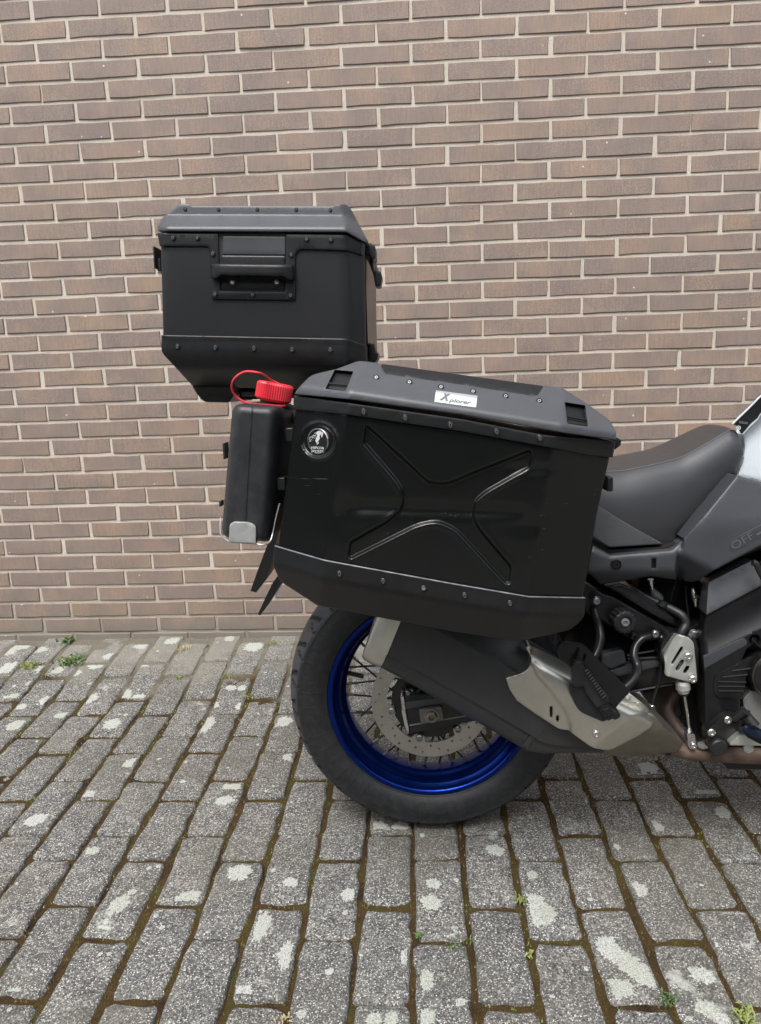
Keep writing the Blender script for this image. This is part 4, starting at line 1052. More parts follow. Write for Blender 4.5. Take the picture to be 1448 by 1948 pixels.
# brake disc with real holes
def dm(P, Y): return np.c_[P[:, 0], np.broadcast_to(Y, (len(P),)), P[:, 1]] * 1.0 + WC
thh = np.linspace(0, 2 * math.pi, 120, endpoint=False)
outer = np.c_[.1300 * np.cos(thh), .1300 * np.sin(thh)]
inner = []
for t in np.linspace(0, 2 * math.pi, 200, endpoint=False):
    w = (t * 6 / (2 * math.pi) + .28) % 1.; d = abs(w - .5) * 2
    r = .0960 - .0150 * (1 if d < .20 else max(0, 1 - (d - .20) / .12)); inner.append((r * math.cos(t), r * math.sin(t)))
hl = []
for k in range(40):
    t = 2 * math.pi * k / 40; r = (.1045, .1135, .1215)[k % 3] if True else 0
    q = np.linspace(0, 2 * math.pi, 8, endpoint=False); hl.append(np.c_[r * math.cos(t) + .0031 * np.cos(q), r * math.sin(t) + .0031 * np.sin(q)])
disc = surf('brake_disc', outer, -.0755, -.0705, MT['disc'], mc, step=.012, edge=.0006, rnd=.0004, holes=[np.array(inner)] + hl, mapper=dm, bstep=.007)
for k in range(6):
    t = 2 * math.pi * (k + .5 - .28) / 6; c = wp(.0880, t, -.0765); mb = MB(); v, f = lathe([(.0082, 0), (.0080, -.003), (.0052, -.0045), (.0045, -.002), (.0001, -.002)], 16); mb.add(v + c, f); mb.build('disc_bolt', MT['screwin'], disc)
mb = MB(); v, f = lathe([(.086, -.069), (.080, -.071), (.050, -.071), (.045, -.066)], 40); mb.add(v + WC, f)
car = mb.build('disc_carrier', MT['frame'], mc)

# ---- swing arm, axle, adjuster
surf('swing_arm', rounded([(768, 1325, 4), (905, 1306, 0), (1110, 1284, 0), (1210, 1252, 0), (1320, 1236, 0), (1330, 1290, 6), (1120, 1330, 0), (905, 1371, 0), (779, 1396, 3)], 3, 3), -.118, -.082, MT['frame'], mc, step=20, edge=4, rnd=.004)
surf('swing_arm_rib', [(771, 1336), (905, 1318), (1110, 1290), (1200, 1262), (1300, 1248), (1300, 1256), (1200, 1272), (1110, 1299), (905, 1331), (773, 1349)], -.1215, -.117, MT['cover'], mc, step=20, edge=2, rnd=.002)
surf('swing_arm_highlight', [(779, 1379), (905, 1358), (905, 1360), (779, 1381.5)], -.1195, -.117, MT['printdk'], mc, step=20, edge=.6, rnd=.0003)  # highlight on the arm's edge, painted as a thin pale strip
surf('arm_end_cap', rounded([(762, 1325), (768, 1324), (772, 1351), (765, 1352)], 1.5, 2), -.121, -.085, MT['zinc'], mc, step=8, edge=1.2, rnd=.001)
surf('arm_end_cap', rounded([(764, 1352), (771, 1351), (778, 1388), (777, 1396), (770, 1380)], 1.5, 2), -.1205, -.085, MT['alu'], mc, step=8, edge=1.2, rnd=.001)
adj = surf('chain_adjuster', rounded([(797, 1350), (840, 1344), (845, 1370), (801, 1378)], 4, 4), -.128, -.118, MT['frame'], mc, step=12, edge=1.8, rnd=.0015)
adj.data.materials[0] = plain('grey_cast_block', (.14, .14, .13), .5, .6, .3, 300.)
p = L(821, 1361, -.128)
mb = MB(); v, f = lathe([(.0165, 0), (.0160, -.003), (.0120, -.0035)], 30); mb.add(v + p, f); mb.build('washer', MT['steeldk'], adj)
mb = MB(); v, f = lathe([(.0130, -.003), (.0128, -.011), (.0105, -.013), (.0072, -.013), (.0065, -.004), (.0001, -.004)], 6); mb.add(v + p, f); mb.build('axle_nut', MT['steeldk'], adj, True, 20)
# abs sensor cable and ring near the disc
mb = MB(); mb.add(*tube([L(767, 1300, -.10), L(775, 1312, -.10), L(790, 1318, -.10), L(800, 1312, -.10)], .0022, 8)); mb.build('sensor_cable', MT['rubber'], mc)
surf('sensor_bracket', rounded([(770, 1316), (786, 1312), (788, 1322), (774, 1326)], 2, 2), -.10, -.09, MT['zinc'], mc, step=6, edge=1, rnd=.0006)

# ---- number plate holder blades (span across the bike, seen edge-on)
def blade(name, poly, w0, w1):
    P = np.array(poly, float); a = Lv(P, np.full(len(P), 0.)); n = len(P); A0, A1 = a.copy(), a.copy(); A0[:, 1] = -w0; A1[:, 1] = w1
    mb = MB(); mb.add(np.vstack([A0, A1]), [list(range(n)), list(range(2 * n - 1, n - 1, -1))] + [[i, i + n, (i + 1) % n + n, (i + 1) % n] for i in range(n)])
    return mb.build(name, MT['trim'], mc, True, 25)
blade('number_plate_holder', [(534, 985), (545, 985), (524, 1062), (512, 1094), (498, 1114), (487.5, 1111), (500, 1075)], .06, .09)
blade('number_plate_holder', [(560, 1060), (572, 1068), (540, 1103), (520, 1137), (503, 1159), (499.5, 1156), (514, 1124), (528, 1096)], .05, .08)

# ---- rear subframe and case carrier
q0, q1 = L(455, 741, -.08), L(640, 755, -.08); mb = MB(); mb.add(*box((q0[0], -.08, q1[2]), (q1[0], .12, q0[2]))); mb.build('luggage_carrier', MT['frame'], mc)
mb = MB(); mb.add(*tube([L(462, 746, -.10), L(520, 748, -.10), L(640, 752, -.10), L(900, 800, -.11), L(1100, 860, -.12)], .009, 10)); mb.build('carrier_tube', MT['frame'], mc)
surf('tail_fairing', rounded([(560, 800), (1140, 880), (1160, 1000), (1125, 1095), (700, 1000), (545, 960)], 20, 4), -.12, .12, MT['cover'], mc, step=30, edge=12, rnd=.01)
surf('rear_fender', rounded([(600, 1000), (1000, 1060), (1040, 1150), (640, 1120)], 20, 4), -.07, .07, MT['frame'], mc, step=30, edge=6, rnd=.005)
mb = MB(); mb.add(*tube([L(560, 900, -.215), L(600, 1080, -.215), L(900, 1130, -.215), L(1100, 1150, -.215)], .008, 10)); mb.build('case_carrier_tube', MT['frame'], mc)
surf('inner_fender', rounded([(985, 1200), (1120, 1170), (1125, 1330), (1075, 1320), (1040, 1240)], 6, 3), -.02, .06, MT['frame'], mc, step=20, edge=4, rnd=.003)

# ---- muffler
MS = [  # bottom (px), top (px), half thickness, y centre
    ((696, 1236), (722, 1150), .018, -.205), ((689, 1248), (735, 1118), .034, -.205), ((694, 1254), (748, 1104), .046, -.205), ((708, 1262), (768, 1098), .0545, -.205), ((722.5, 1267.5), (788, 1106), .056, -.205),
    ((723.5, 1266.5), (788.5, 1107.5), .0545, -.205), ((800, 1309), (862, 1143), .056, -.205), ((900, 1367), (955, 1187), .056, -.205), ((982, 1414), (1062, 1252), .056, -.205), ((994, 1421), (1078, 1268), .054, -.205), ((998, 1425), (1085, 1280), .050, -.205), ((1030, 1430), (1100, 1300), .047, -.20), ((1075, 1428), (1125, 1330), .042, -.19), ((1140, 1428), (1165, 1360), .036, -.175)]
SEC = [(0, .12), (.04, .45), (.10, .68), (.17, .80), (.235, .80), (.247, .97), (.30, .99), (.66, 1.), (.72, .99), (.738, .88), (.80, .84), (.88, .68), (.95, .42), (1., .12)]
def muff(name, st, mat, cap0=True, cap1=True):
    V = []; ring = SEC + [(t, -d) for t, d in SEC[::-1]]
    for (b, t, h, yc) in st:
        for tt, dd in ring:
            y = yc - dd * h; b3, t3 = L(*b, yc), L(*t, yc); p = b3 + (t3 - b3) * tt; p[1] = y; V.append(p)
    n = len(ring); m = len(st); f = [[i * n + k, i * n + (k + 1) % n, (i + 1) * n + (k + 1) % n, (i + 1) * n + k] for i in range(m - 1) for k in range(n)]
    f.append(list(range(n))[::-1]); f.append([(m - 1) * n + k for k in range(n)])
    mb = MB(); mb.add(V, f); o = mb.build(name, mat, mc, True, 32); return o
muff('muffler_end_cap', MS[:5], MT['steel'])
muff('muffler', MS[5:10], MT['muffler'])
muff('muffler_collar', MS[9:], MT['muffler'])
for q in (((994, 1421), (1078, 1268)), ((1002, 1425), (1088, 1282))):
    pass
# weld ring on the collar
surf('weld_band', [(993, 1419), (1033, 1367), (1041, 1372), (1003, 1425)], lambda P: -.205 - .050 * 1.05 + np.abs(P[:, 1] - 1385) * .0002, -.23, MT['muffler'], mc, step=6, edge=2, rnd=.0015)
# exhaust heat shield with separate lower chamber
SHO = [(1003, 1228, 3), (1023, 1234, 4), (1069, 1257, 4), (1087, 1268, 0), (1130, 1290, 0), (1200, 1320, 4), (1229, 1343, 6), (1246, 1366, 5), (1240, 1382, 6), (1215, 1400, 6), (1160, 1428, 8), (1127, 1423, 10), (1081, 1389, 0), (1064, 1387, 6), (1020, 1359, 0), (983, 1333, 3), (969, 1311, 4), (962, 1289, 3), (994, 1280, 10), (1008, 1268, 10), (1008, 1246, 4), (1000, 1232, 3)]
RD = np.array([(1010, 1264), (1020, 1286), (1048, 1318), (1072, 1352), (1082, 1374), (1084, 1389)], float)
def dsh(P):
    px, py = P[:, 0], P[:, 1]
    right = px > np.interp(py, RD[:, 1], RD[:, 0])
    d = dist(P, RD, False); sd_ = np.where(right, d, -d)
    y = -.273 - .010 * sm((sd_ + 2) / 9.)
    # bulging upper surface and rolling away to the top
    top = ln(px, [(1003, 1226), (1087, 1268), (1229, 1343), (1300, 1400)])
    y += .045 * np.clip(1 - (py - top) / 34., 0, 1) ** 2 * (px > 1010)
    y -= .013 * np.sin(np.pi * np.clip((py - top) / 125., 0, 1)) * sm((px - 1000) / 40.)
    # lower facet
    low = ln(px, [(1080, 1400), (1130, 1418), (1190, 1372), (1228, 1350), (1260, 1345)])
    y += soft(py - low, 5) * .0007 * (px > 1085)
    bd = np.hypot(px - 1133, py - 1395.5); y += .004 * sm((13 - bd) / 5)
    return y
S1 = rounded(P2s([(780, 565), (797, 565), (797, 636), (780, 632)]), 2.4, 3); S2 = rounded(P2s([(822, 624), (839, 624), (839, 664), (822, 660)]), 2.4, 3)
sh = surf('heat_shield', rounded(SHO, 3, 4), dsh, -.235, MT['steel'], mc, step=5, edge=3.5, rnd=.003, holes=[S1, S2], hole_back=.004, sharp=60, extra=offset_pts(RD, (-3, -1, 1.5, 4, 7), 4))
surf('slot_shade', rounded([(1040, 1338), (1068, 1355), (1068, 1378), (1040, 1370)], 2, 2), -.262, -.258, MT['muffler'], mc, step=10, edge=1, rnd=0)
surf('exhaust_chamber', rounded([(1120, 1400, 4), (1190, 1385, 0), (1228, 1352, 3), (1243, 1358, 3), (1274, 1388, 4), (1302, 1413, 6), (1290, 1430, 8), (1243, 1437, 8), (1171, 1439, 8), (1127, 1425, 6)], 4, 4),
     lambda P: -.262 + soft(P[:, 1] - (1385 + (P[:, 0] - 1180) * .15), 10) * .0012 + soft(P[:, 0] - 1255, 10) * .0008, -.16, MT['steeldk'], mc, step=7, edge=6, rnd=.006, sharp=60)
bolt(1134, 1396, -.281, .0105, .002, MT['zinc'], sh, 'shield_washer', socket=False); bolt(1134, 1396, -.284, .0070, .006, MT['zinc'], sh, 'shield_bolt')
# exhaust pipes
mb = MB(); mb.add(*tube([L(1270, 1424, -.17), L(1320, 1431, -.16), L(1380, 1436, -.15), L(1470, 1438, -.14), L(1600, 1430, -.12)], .0165, 20)); mb.build('exhaust_pipe', MT['rust'], mc)
mb = MB(); mb.add(*tube([L(1284, 1318, -.06), L(1272, 1350, -.07), L(1290, 1385, -.09), L(1320, 1415, -.12)], .014, 16)); mb.build('exhaust_pipe', plain('sooty_exhaust_pipe', (.075, .055, .047), .6, .4, .4, 150., .4, 30.), mc)
mb = MB(); mb.add(*tube([L(1246, 1430, -.20), L(1248, 1445, -.20)], .004, 8, sub=False)); mb.build('drain_stub', MT['rust'], mc)

# ---- dark core: frame, engine block side behind the details
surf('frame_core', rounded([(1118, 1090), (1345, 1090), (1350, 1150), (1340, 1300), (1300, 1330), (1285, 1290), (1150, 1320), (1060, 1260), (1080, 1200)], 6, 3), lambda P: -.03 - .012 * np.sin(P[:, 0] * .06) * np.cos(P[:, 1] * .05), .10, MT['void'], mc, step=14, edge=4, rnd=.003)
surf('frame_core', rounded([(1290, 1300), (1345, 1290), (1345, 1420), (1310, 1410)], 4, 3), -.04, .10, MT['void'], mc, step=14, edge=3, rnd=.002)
surf('frame_plate', rounded(P8s([(110, 195, 8), (140, 195, 8), (200, 235, 0), (290, 285, 6), (330, 290, 8), (700, 505, 6), (790, 560, 6), (760, 620, 20), (690, 560, 20), (640, 640, 10), (560, 600, 10), (470, 620, 20), (300, 500, 30), (120, 420, 10)]), 4, 3), lambda P: -.135 + soft(1100 - P[:, 1], 6) * .0002, -.10, MT['gloss'], mc, step=9, edge=4, rnd=.004)
surf('frame_rail', rounded(P8s([(280, 215, 2), (400, 195, 2), (480, 225, 0), (830, 455, 3), (805, 520, 3), (700, 470, 0)]), 2, 2), lambda P: -.128, -.07, MT['frame'], mc, step=10, edge=5, rnd=.005)
surf('frame_rail', rounded(P8s([(720, 520), (860, 560), (1010, 470), (1030, 420), (1040, 500), (985, 700), (940, 690), (900, 560), (800, 600)]), 3, 2), -.10, -.04, MT['frame'], mc, step=10, edge=4, rnd=.004)
surf('swing_arm_guard', rounded(P8s([(255, 725, 6), (400, 690, 10), (425, 700, 8), (440, 790, 4), (320, 840, 4), (250, 800, 6)]), 3, 3), -.13, -.11, MT['cover'], mc, step=9, edge=3, rnd=.003)
surf('chain_guard', rounded(P8s([(310, 850, 3), (440, 815, 0), (690, 775, 3), (700, 815, 3), (540, 855, 0), (370, 895, 4)]), 2, 2), -.128, -.12, MT['cover'], mc, step=9, edge=3, rnd=.002)
surf('swing_arm_pivot', rounded(P8s([(380, 905), (700, 835), (780, 930), (780, 960), (480, 1015), (440, 990)]), 4, 2), -.10, -.05, MT['frame'], mc, step=9, edge=4, rnd=.004)
for a, b in (((480, 1005), (790, 950)), ((445, 735), (700, 690)), ((450, 760), (700, 750))):
    mb = MB(); mb.add(*tube([L(*P8(*a), -.118), L(*P8(*b), -.118)], .0022, 8, sub=False)); mb.build('cable', MT['cover'], mc)
surf('suspension_link', rounded(P8s([(560, 1010), (800, 930), (870, 1180), (960, 1290), (900, 1350), (720, 1230), (640, 1120), (590, 1080)]), 6, 3), -.025, .05, plain('dusty_link_casting', (.055, .045, .040), .6, .2, .3, 200., .3), mc, step=10, edge=4, rnd=.004)
# preload adjuster knob
kc = L(*P8(430, 488), -.175); segk = 60
v, f = lathe([(.010, .03), (.0230, .03), (.0245, .006), (.0235, .0), (.0190, -.002), (.0135, -.002), (.0120, .001), (.0085, .001)], segk)
ang = np.arctan2(v[:, 2], v[:, 0]); rad = np.hypot(v[:, 0], v[:, 2]); kk = 1 - .10 * (np.cos(ang * 14) > .45) * (rad > .022); v[:, 0] *= kk; v[:, 2] *= kk
mb = MB(); mb.add(align_y(v, (.12, -1, 0)) + kc, f); knob = mb.build('preload_knob', MT['rubber'], mc, True, 30)
v, f = lathe([(.0085, .001), (.0080, -.003), (.0045, -.004), (.004, -.001), (.0001, -.001)], 20); mb = MB(); mb.add(align_y(v, (.12, -1, 0)) + kc, f); mb.build('knob_screw', MT['printdk'], knob)
mb = MB(); mb.add(*tube([kc + (0, .02, 0), kc + (.01, .09, -.01)], .017, 16, sub=False)); mb.build('knob_base', MT['rubber'], knob)
# grab tubes of the passenger foot rest
mb = MB(); mb.add(*tube([L(*P8(200, 385), -.15), L(*P8(215, 450), -.155), L(*P8(235, 520), -.16), L(*P8(245, 600), -.17), L(*P8(225, 690), -.18), L(*P8(195, 760), -.19), L(*P8(190, 830), -.20)], [.0065, .0080, .0085, .0095, .0095, .0085, .0085], 16)); mb.build('foot_rest_tube', MT['gloss'], mc)
mb = MB(); mb.add(*tube([L(*P8(620, 590), -.15), L(*P8(560, 610), -.155), L(*P8(510, 665), -.16), L(*P8(495, 740), -.17), L(*P8(520, 815), -.18), L(*P8(510, 890), -.20), L(*P8(450, 960), -.215), L(*P8(370, 1020), -.225), L(*P8(320, 1060), -.23)], [.0075, .0075, .0085, .0095, .0095, .0090, .0085, .0085], 16)); mb.build('foot_rest_tube', MT['gloss'], mc)
bolt(*P8(215, 327), -.152, .0105, .006, MT['frame'], mc, 'frame_bolt', socket=False); bolt(*P8(215, 327), -.158, .0072, .006, MT['screwin'], mc, 'frame_bolt')
bolt(*P8(655, 575), -.150, .0100, .006, MT['frame'], mc, 'frame_bolt', socket=False); bolt(*P8(655, 575), -.156, .0068, .005, MT['screwin'], mc, 'frame_bolt')
bolt(*P8(492, 590), -.14, .008, .01, MT['frame'], mc, 'frame_bolt')
mb = MB(); mb.add(*tube([L(*P8(690, 590), -.14), L(*P8(735, 630), -.14)], .005, 10, sub=False)); mb.build('hose_fitting', MT['zinc'], mc)
bolt(*P8(940, 572), -.125, .0098, .003, MT['zinc'], mc, 'frame_bolt', socket=False); bolt(*P8(948, 578), -.128, .0078, .007, MT['zinc'], mc, 'frame_bolt', hexa=True, socket=False)
# brake hose and cables
mb = MB(); mb.add(*tube([L(*P8(470, 215), -.10), L(*P8(580, 290), -.11), L(*P8(700, 350), -.12), L(*P8(790, 395), -.13), L(*P8(860, 440), -.14), L(*P8(885, 500), -.145), L(*P8(855, 560), -.15), L(*P8(815, 640), -.15)], [.0055, .0062, .0075, .0088, .0090, .0090, .0090, .0085], 16)); mb.build('brake_hose', MT['rubber'], mc)
mb = MB(); mb.add(*tube([L(*P8(720, 330), -.128), L(*P8(705, 365), -.128)], .0095, 12, sub=False)); mb.build('hose_clip', MT['rubber'], mc)
mb = MB(); mb.add(*tube([L(*P8(705, 660), -.13), L(*P8(695, 760), -.13), L(*P8(700, 850), -.13), L(*P8(680, 950), -.13), L(*P8(650, 1040), -.13), L(*P8(632, 1110), -.13)], .0032, 10)); mb.build('brake_line', MT['rubber'], mc)
bolt(*P8(635, 1125), -.135, .0055, .004, MT['zinc'], mc, 'brake_line_end')
for pts, r in ((((885, 210), (890, 330), (905, 430), (900, 520)), .0022), (((945, 220), (950, 260)), .004), (((820, 150), (770, 330)), .0016)):
    mb = MB(); mb.add(*tube([L(*P8(*q), -.09) for q in pts], r, 8)); mb.build('cable', MT['rubber'], mc)
def stackpart(name, pts, y, mat, par=None):
    mb = MB()
    for (x0, y0, r0), (x1, y1, r1) in zip(pts[:-1], pts[1:]):
        mb.add(*tube([L(*P8(x0, y0), y), L(*P8(x1, y1), y)], [r0, r1], 14, sub=False))
    return mb.build(name, mat, par or mc, True, 30)
stackpart('shock_reservoir', [(622, 165, .0065), (624, 205, .0065), (627, 206, .0045), (632, 240, .0045)], -.09, MT['zinc'])
stackpart('shock_fitting', [(632, 235, .0055), (650, 270, .009), (665, 290, .011), (690, 320, .010)], -.085, MT['printdk'])
stackpart('brake_switch', [(935, 235, .004), (942, 262, .0068), (950, 300, .0072), (955, 301, .009), (962, 318, .009), (958, 320, .0062), (962, 365, .0048), (964, 378, .003)], -.10, MT['zinc'])
surf('battery_tray', rounded(P8s([(475, 180), (540, 165), (520, 240), (515, 275), (480, 240)]), 2, 2), -.06, -.03, MT['rust'], mc, step=8, edge=2, rnd=.001)

# heel guard plate, master cylinder, push rod
HS = lambda P: -.185 + soft((1262 + (P[:, 1] - 1205) * -.02) + 22 - P[:, 0] + (P[:, 1] - 1260) * -.35, 4) * .0006
sl1 = rounded(P8s([(845, 672), (862, 670), (862, 690), (790, 800), (775, 800), (778, 785)]), 1.2, 2)
sl2 = rounded(P8s([(850, 768), (872, 768), (870, 790), (828, 850), (808, 850), (808, 830)]), 2, 3); sl3 = rounded(P8s([(890, 812), (912, 815), (912, 832), (885, 870), (866, 868), (866, 850)]), 2, 3)
hg = surf('heel_guard', rounded(P8s([(795, 568, 5), (815, 570, 4), (915, 607, 12), (945, 640, 8), (970, 915, 8), (955, 938, 8), (925, 938, 4), (740, 890, 8), (722, 870, 6), (728, 800, 20), (704, 715, 5), (710, 690, 6)]), 4, 4), HS, -.178, MT['alu'], mc, step=6, edge=1.6, rnd=.0012, holes=[sl1, sl2, sl3], hole_back=.003, sharp=50)
hg.data  # plate
bolt(*P8(903, 742), -.187, .0080, .005, MT['zinc'], hg, 'plate_bolt'); bolt(*P8(938, 912), -.187, .0078, .005, MT['zinc'], hg, 'plate_bolt')
stackpart('plate_spacer', [(815, 850, .0035), (855, 785, .0035)], -.172, MT['zinc'], hg)
surf('footrest_hanger', rounded(P8s([(780, 560), (960, 610), (985, 690), (980, 930), (760, 880), (690, 740), (700, 640)]), 4, 3), -.165, -.10, MT['frame'], mc, step=10, edge=3, rnd=.003)
stackpart('master_cylinder', [(862, 925, .0125), (862, 950, .0145), (866, 985, .0145), (868, 1000, .0120), (870, 1012, .0110)], -.17, plain('cast_aluminium', (.55, .55, .53), .45, .7, .3, 200.))
stackpart('dust_boot', [(870, 1005, .0095), (874, 1030, .0080), (876, 1036, .004)], -.17, MT['rubber'])
stackpart('push_rod', [(874, 1030, .0030), (893, 1150, .0030), (912, 1290, .0030)], -.17, MT['zinc'])
stackpart('rod_nut', [(910, 1280, .0052), (913, 1302, .0055)], -.17, MT['zinc'])
cl = surf('brake_clevis', rounded(P8s([(892, 1318, 3), (955, 1318, 5), (962, 1380, 3), (970, 1430, 6), (915, 1440, 8), (905, 1415, 4), (900, 1385, 2)]), 2, 3), -.185, -.165, MT['zinc'], mc, step=6, edge=1.5, rnd=.0012)
bolt(*P8(943, 1412), -.186, .0060, .003, MT['zinc'], cl, 'clevis_pin')
surf('brake_arm', rounded(P8s([(965, 1385), (1005, 1372), (1050, 1362), (1060, 1430), (1010, 1442), (970, 1425)]), 5, 3), -.178, -.160, MT['zinc'], mc, step=6, edge=3, rnd=.0025)
bolt(*P8(868, 1205), -.08, .010, .01, MT['frame'], mc, 'link_bolt')

# ---- passenger foot peg bracket and folded peg
FB = rounded(P2s([(822, 190, 10), (850, 142, 12), (995, 156, 8), (1030, 190, 4), (1310, 467, 6), (1235, 545, 6), (1170, 640, 4), (1120, 560, 0), (1010, 420, 10), (900, 292, 8), (850, 262, 8)]), 4, 4)
fb = surf('peg_bracket', FB, -.300, -.292, MT['gloss'], mc, step=10, edge=1.6, rnd=.0012, holes=[rounded(P2s([(958, 178), (974, 180), (972, 200), (940, 262), (926, 258), (928, 240)]), 2, 3), rounded(P2s([(1002, 220), (1020, 224), (1016, 244), (1002, 272), (990, 268)]), 2, 3)])
surf('peg_shield', rounded(P2s([(922, 345, 12), (960, 330, 8), (1130, 520, 10), (1190, 600, 10), (1160, 650, 4), (1130, 668, 8), (970, 598, 12), (930, 520, 10), (908, 460, 10)]), 5, 4), -.3055, -.300, MT['rubber'], mc, step=10, edge=2, rnd=.0015)
peg = surf('foot_peg', rounded(P2s([(928, 292, 6), (945, 270, 6), (988, 266, 6), (1018, 330, 6), (1080, 400, 4), (1150, 480, 3), (1170, 510, 6), (1165, 545, 8), (1110, 580, 10), (1085, 575, 6), (1010, 470, 10), (1000, 430, 6), (965, 445, 14), (925, 430, 12), (918, 350, 8)]), 4, 4), lambda P: -.322 - .005 * np.cos((P[:, 0] - P[:, 1]) * .05), -.306, MT['rubber'], mc, step=6, edge=4, rnd=.005)
for k in range(11):
    a = P2(1030 + k * 11.5, 322 + k * 17.2); b = P2(1008 + k * 11.5, 338 + k * 17.2)
    mb = MB(); mb.add(*tube([L(*a, -.3215), L(*b, -.326)], .0016, 6, sub=False)); mb.build('rib', MT['rubber'], peg)
hb = surf('peg_mount', rounded(P2s([(1100, 582), (1160, 548), (1205, 600), (1245, 610), (1240, 640), (1205, 655), (1195, 645), (1160, 662), (1145, 640)]), 4, 3), -.323, -.30, MT['frame'], mc, step=6, edge=2.5, rnd=.002)
surf('peg_end', rounded(P2s([(1120, 590), (1165, 572), (1200, 612), (1158, 636)]), 2, 2), -.328, -.32, MT['gloss'], hb, step=6, edge=3, rnd=.003)

# ---- seat
def Zat(x, y, py):
    # height where photo row py meets the line (x, y, *) in bike space
    o = BR.T @ (CAM - BIKE_LOC); lo, hi = 0., 2.
    for _ in range(40):
        m_ = (lo + hi) / 2; w = BR @ np.array([x, y, m_]) + BIKE_LOC; q = toproj([w])[0][1]
        if q > py: lo = m_
        else: hi = m_
    return (lo + hi) / 2
ST = [(900, 835, 858, 990), (1000, 850, 876, 1010), (1080, 862, 890, 1018), (1120, 867, 895, 1022), (1157, 870, 897, 1040), (1190, 871, 896, 1040), (1220, 870.5, 890, 1038), (1250, 868, 884, 1036), (1275, 863.5, 878, 1034), (1300, 855, 871, 1016), (1322, 844, 860, 995), (1340, 832, 850, 972), (1357, 819.5, 840, 952), (1372, 810, 831, 938), (1385, 805, 823.5, 925), (1395, 806, 818.5, 914), (1403, 812, 819.5, 902), (1409, 824, 828, 888), (1413, 845, 848, 872)]
SWX, SWW = [], []
for (px, pt, ps, pb) in ST:      # half width for which the far edge of the seat reaches the seen skyline
    lo, hi = .03, .17
    for _ in range(24):
        w = (lo + hi) / 2; x = L(px, (ps + pb) / 2, -w)[0]; zs = Zat(x, -w * .8, ps)
        row = toproj([BR @ np.array([x, w * .75, zs + .002]) + BIKE_LOC])[0][1]
        if row > pt: lo = w
        else: hi = w
    SWX.append(px); SWW.append(w)
print('raw', np.round(SWW, 3))
SWF = np.polyfit(SWX, SWW, 2, w=[.2] * 3 + [1.] * (len(SWX) - 3)); SWW = np.polyval(SWF, SWX)
print('seat half widths', np.round(SWW, 3))
V = []; rings = []
for (px, pt, ps, pb) in ST:
    w = float(np.interp(px, SWX, SWW)); x = L(px, (ps + pb) / 2, -w)[0]
    zt = Zat(x, 0, pt); zs = Zat(x, -w * .80, ps); zb = Zat(x, -w * .92, pb)
    zt = zs + .006
    ring = [(0, zt), (-.30 * w, zt - (zt - zs) * .05), (-.55 * w, zt - (zt - zs) * .35), (-.745 * w, zs + (zt - zs) * .16), (-.80 * w, zs), (-.86 * w, zs - .006), (-.95 * w, zs - (zs - zb) * .14), (-1.02 * w, zs - (zs - zb) * .34), (-1.03 * w, zs - (zs - zb) * .58), (-.99 * w, zs - (zs - zb) * .82), (-.93 * w, zb), (-.6 * w, zb - .004)]
    full = ring + [(-a, b) for a, b in ring[::-1][:-1]]
    rings.append([(x, a, b) for a, b in full])
# refine along the length
RG = np.array(rings); RG2 = np.stack([catmull(RG[:, k], 4) for k in range(RG.shape[1])], 1)
n = RG2.shape[1]; m_ = RG2.shape[0]; Vv = RG2.reshape(-1, 3)
F1, F2 = [], []
for i in range(m_ - 1):
    for k in range(n):
        q = [i * n + k, i * n + (k + 1) % n, (i + 1) * n + (k + 1) % n, (i + 1) * n + k]
        (F1 if k < 4 or k >= n - 4 else F2).append(q)
F2.append(list(range(n))); F2.append([(m_ - 1) * n + k for k in range(n)][::-1])
seat = mesh_obj('seat', Vv, F2, MT['vinyl'], mc, True, 60)
mesh_obj('seat_top', Vv, F1, MT['vinyltop'], seat, True, 60)
for o_ in (seat, seat.children[0]):
    me = o_.data; import bmesh
    bm2 = bmesh.new(); bm2.from_mesh(me); bmesh.ops.recalc_face_normals(bm2, faces=bm2.faces)
    cmid = Vector((0, 0, 0)); 
    for vv_ in bm2.verts: cmid += vv_.co
    bm2.to_mesh(me); bm2.free()
mb = MB(); mb.add(*tube(RG2[:, 4] + (0, -.0006, .0004), .0011, 6, sub=False)); mb.build('seam', MT['printfaint'], seat)
def dseat(P): return np.full(len(P), -.171)
surf('seat_side_panel', rounded([(1100, 930, 0), (1143, 965, 0), (1200, 1000, 0), (1262, 1035, 3), (1160, 1041, 4), (1128, 1021, 3), (1090, 990, 0)], 2, 3), lambda P: -np.interp(P[:, 0], SWX, SWW) * 1.02 - .0025, -.07, plain('textured_seat_vinyl', (.050, .052, .058), .62, 0., .9, 420., .08, 12.), seat, step=9, edge=2, rnd=.0015)

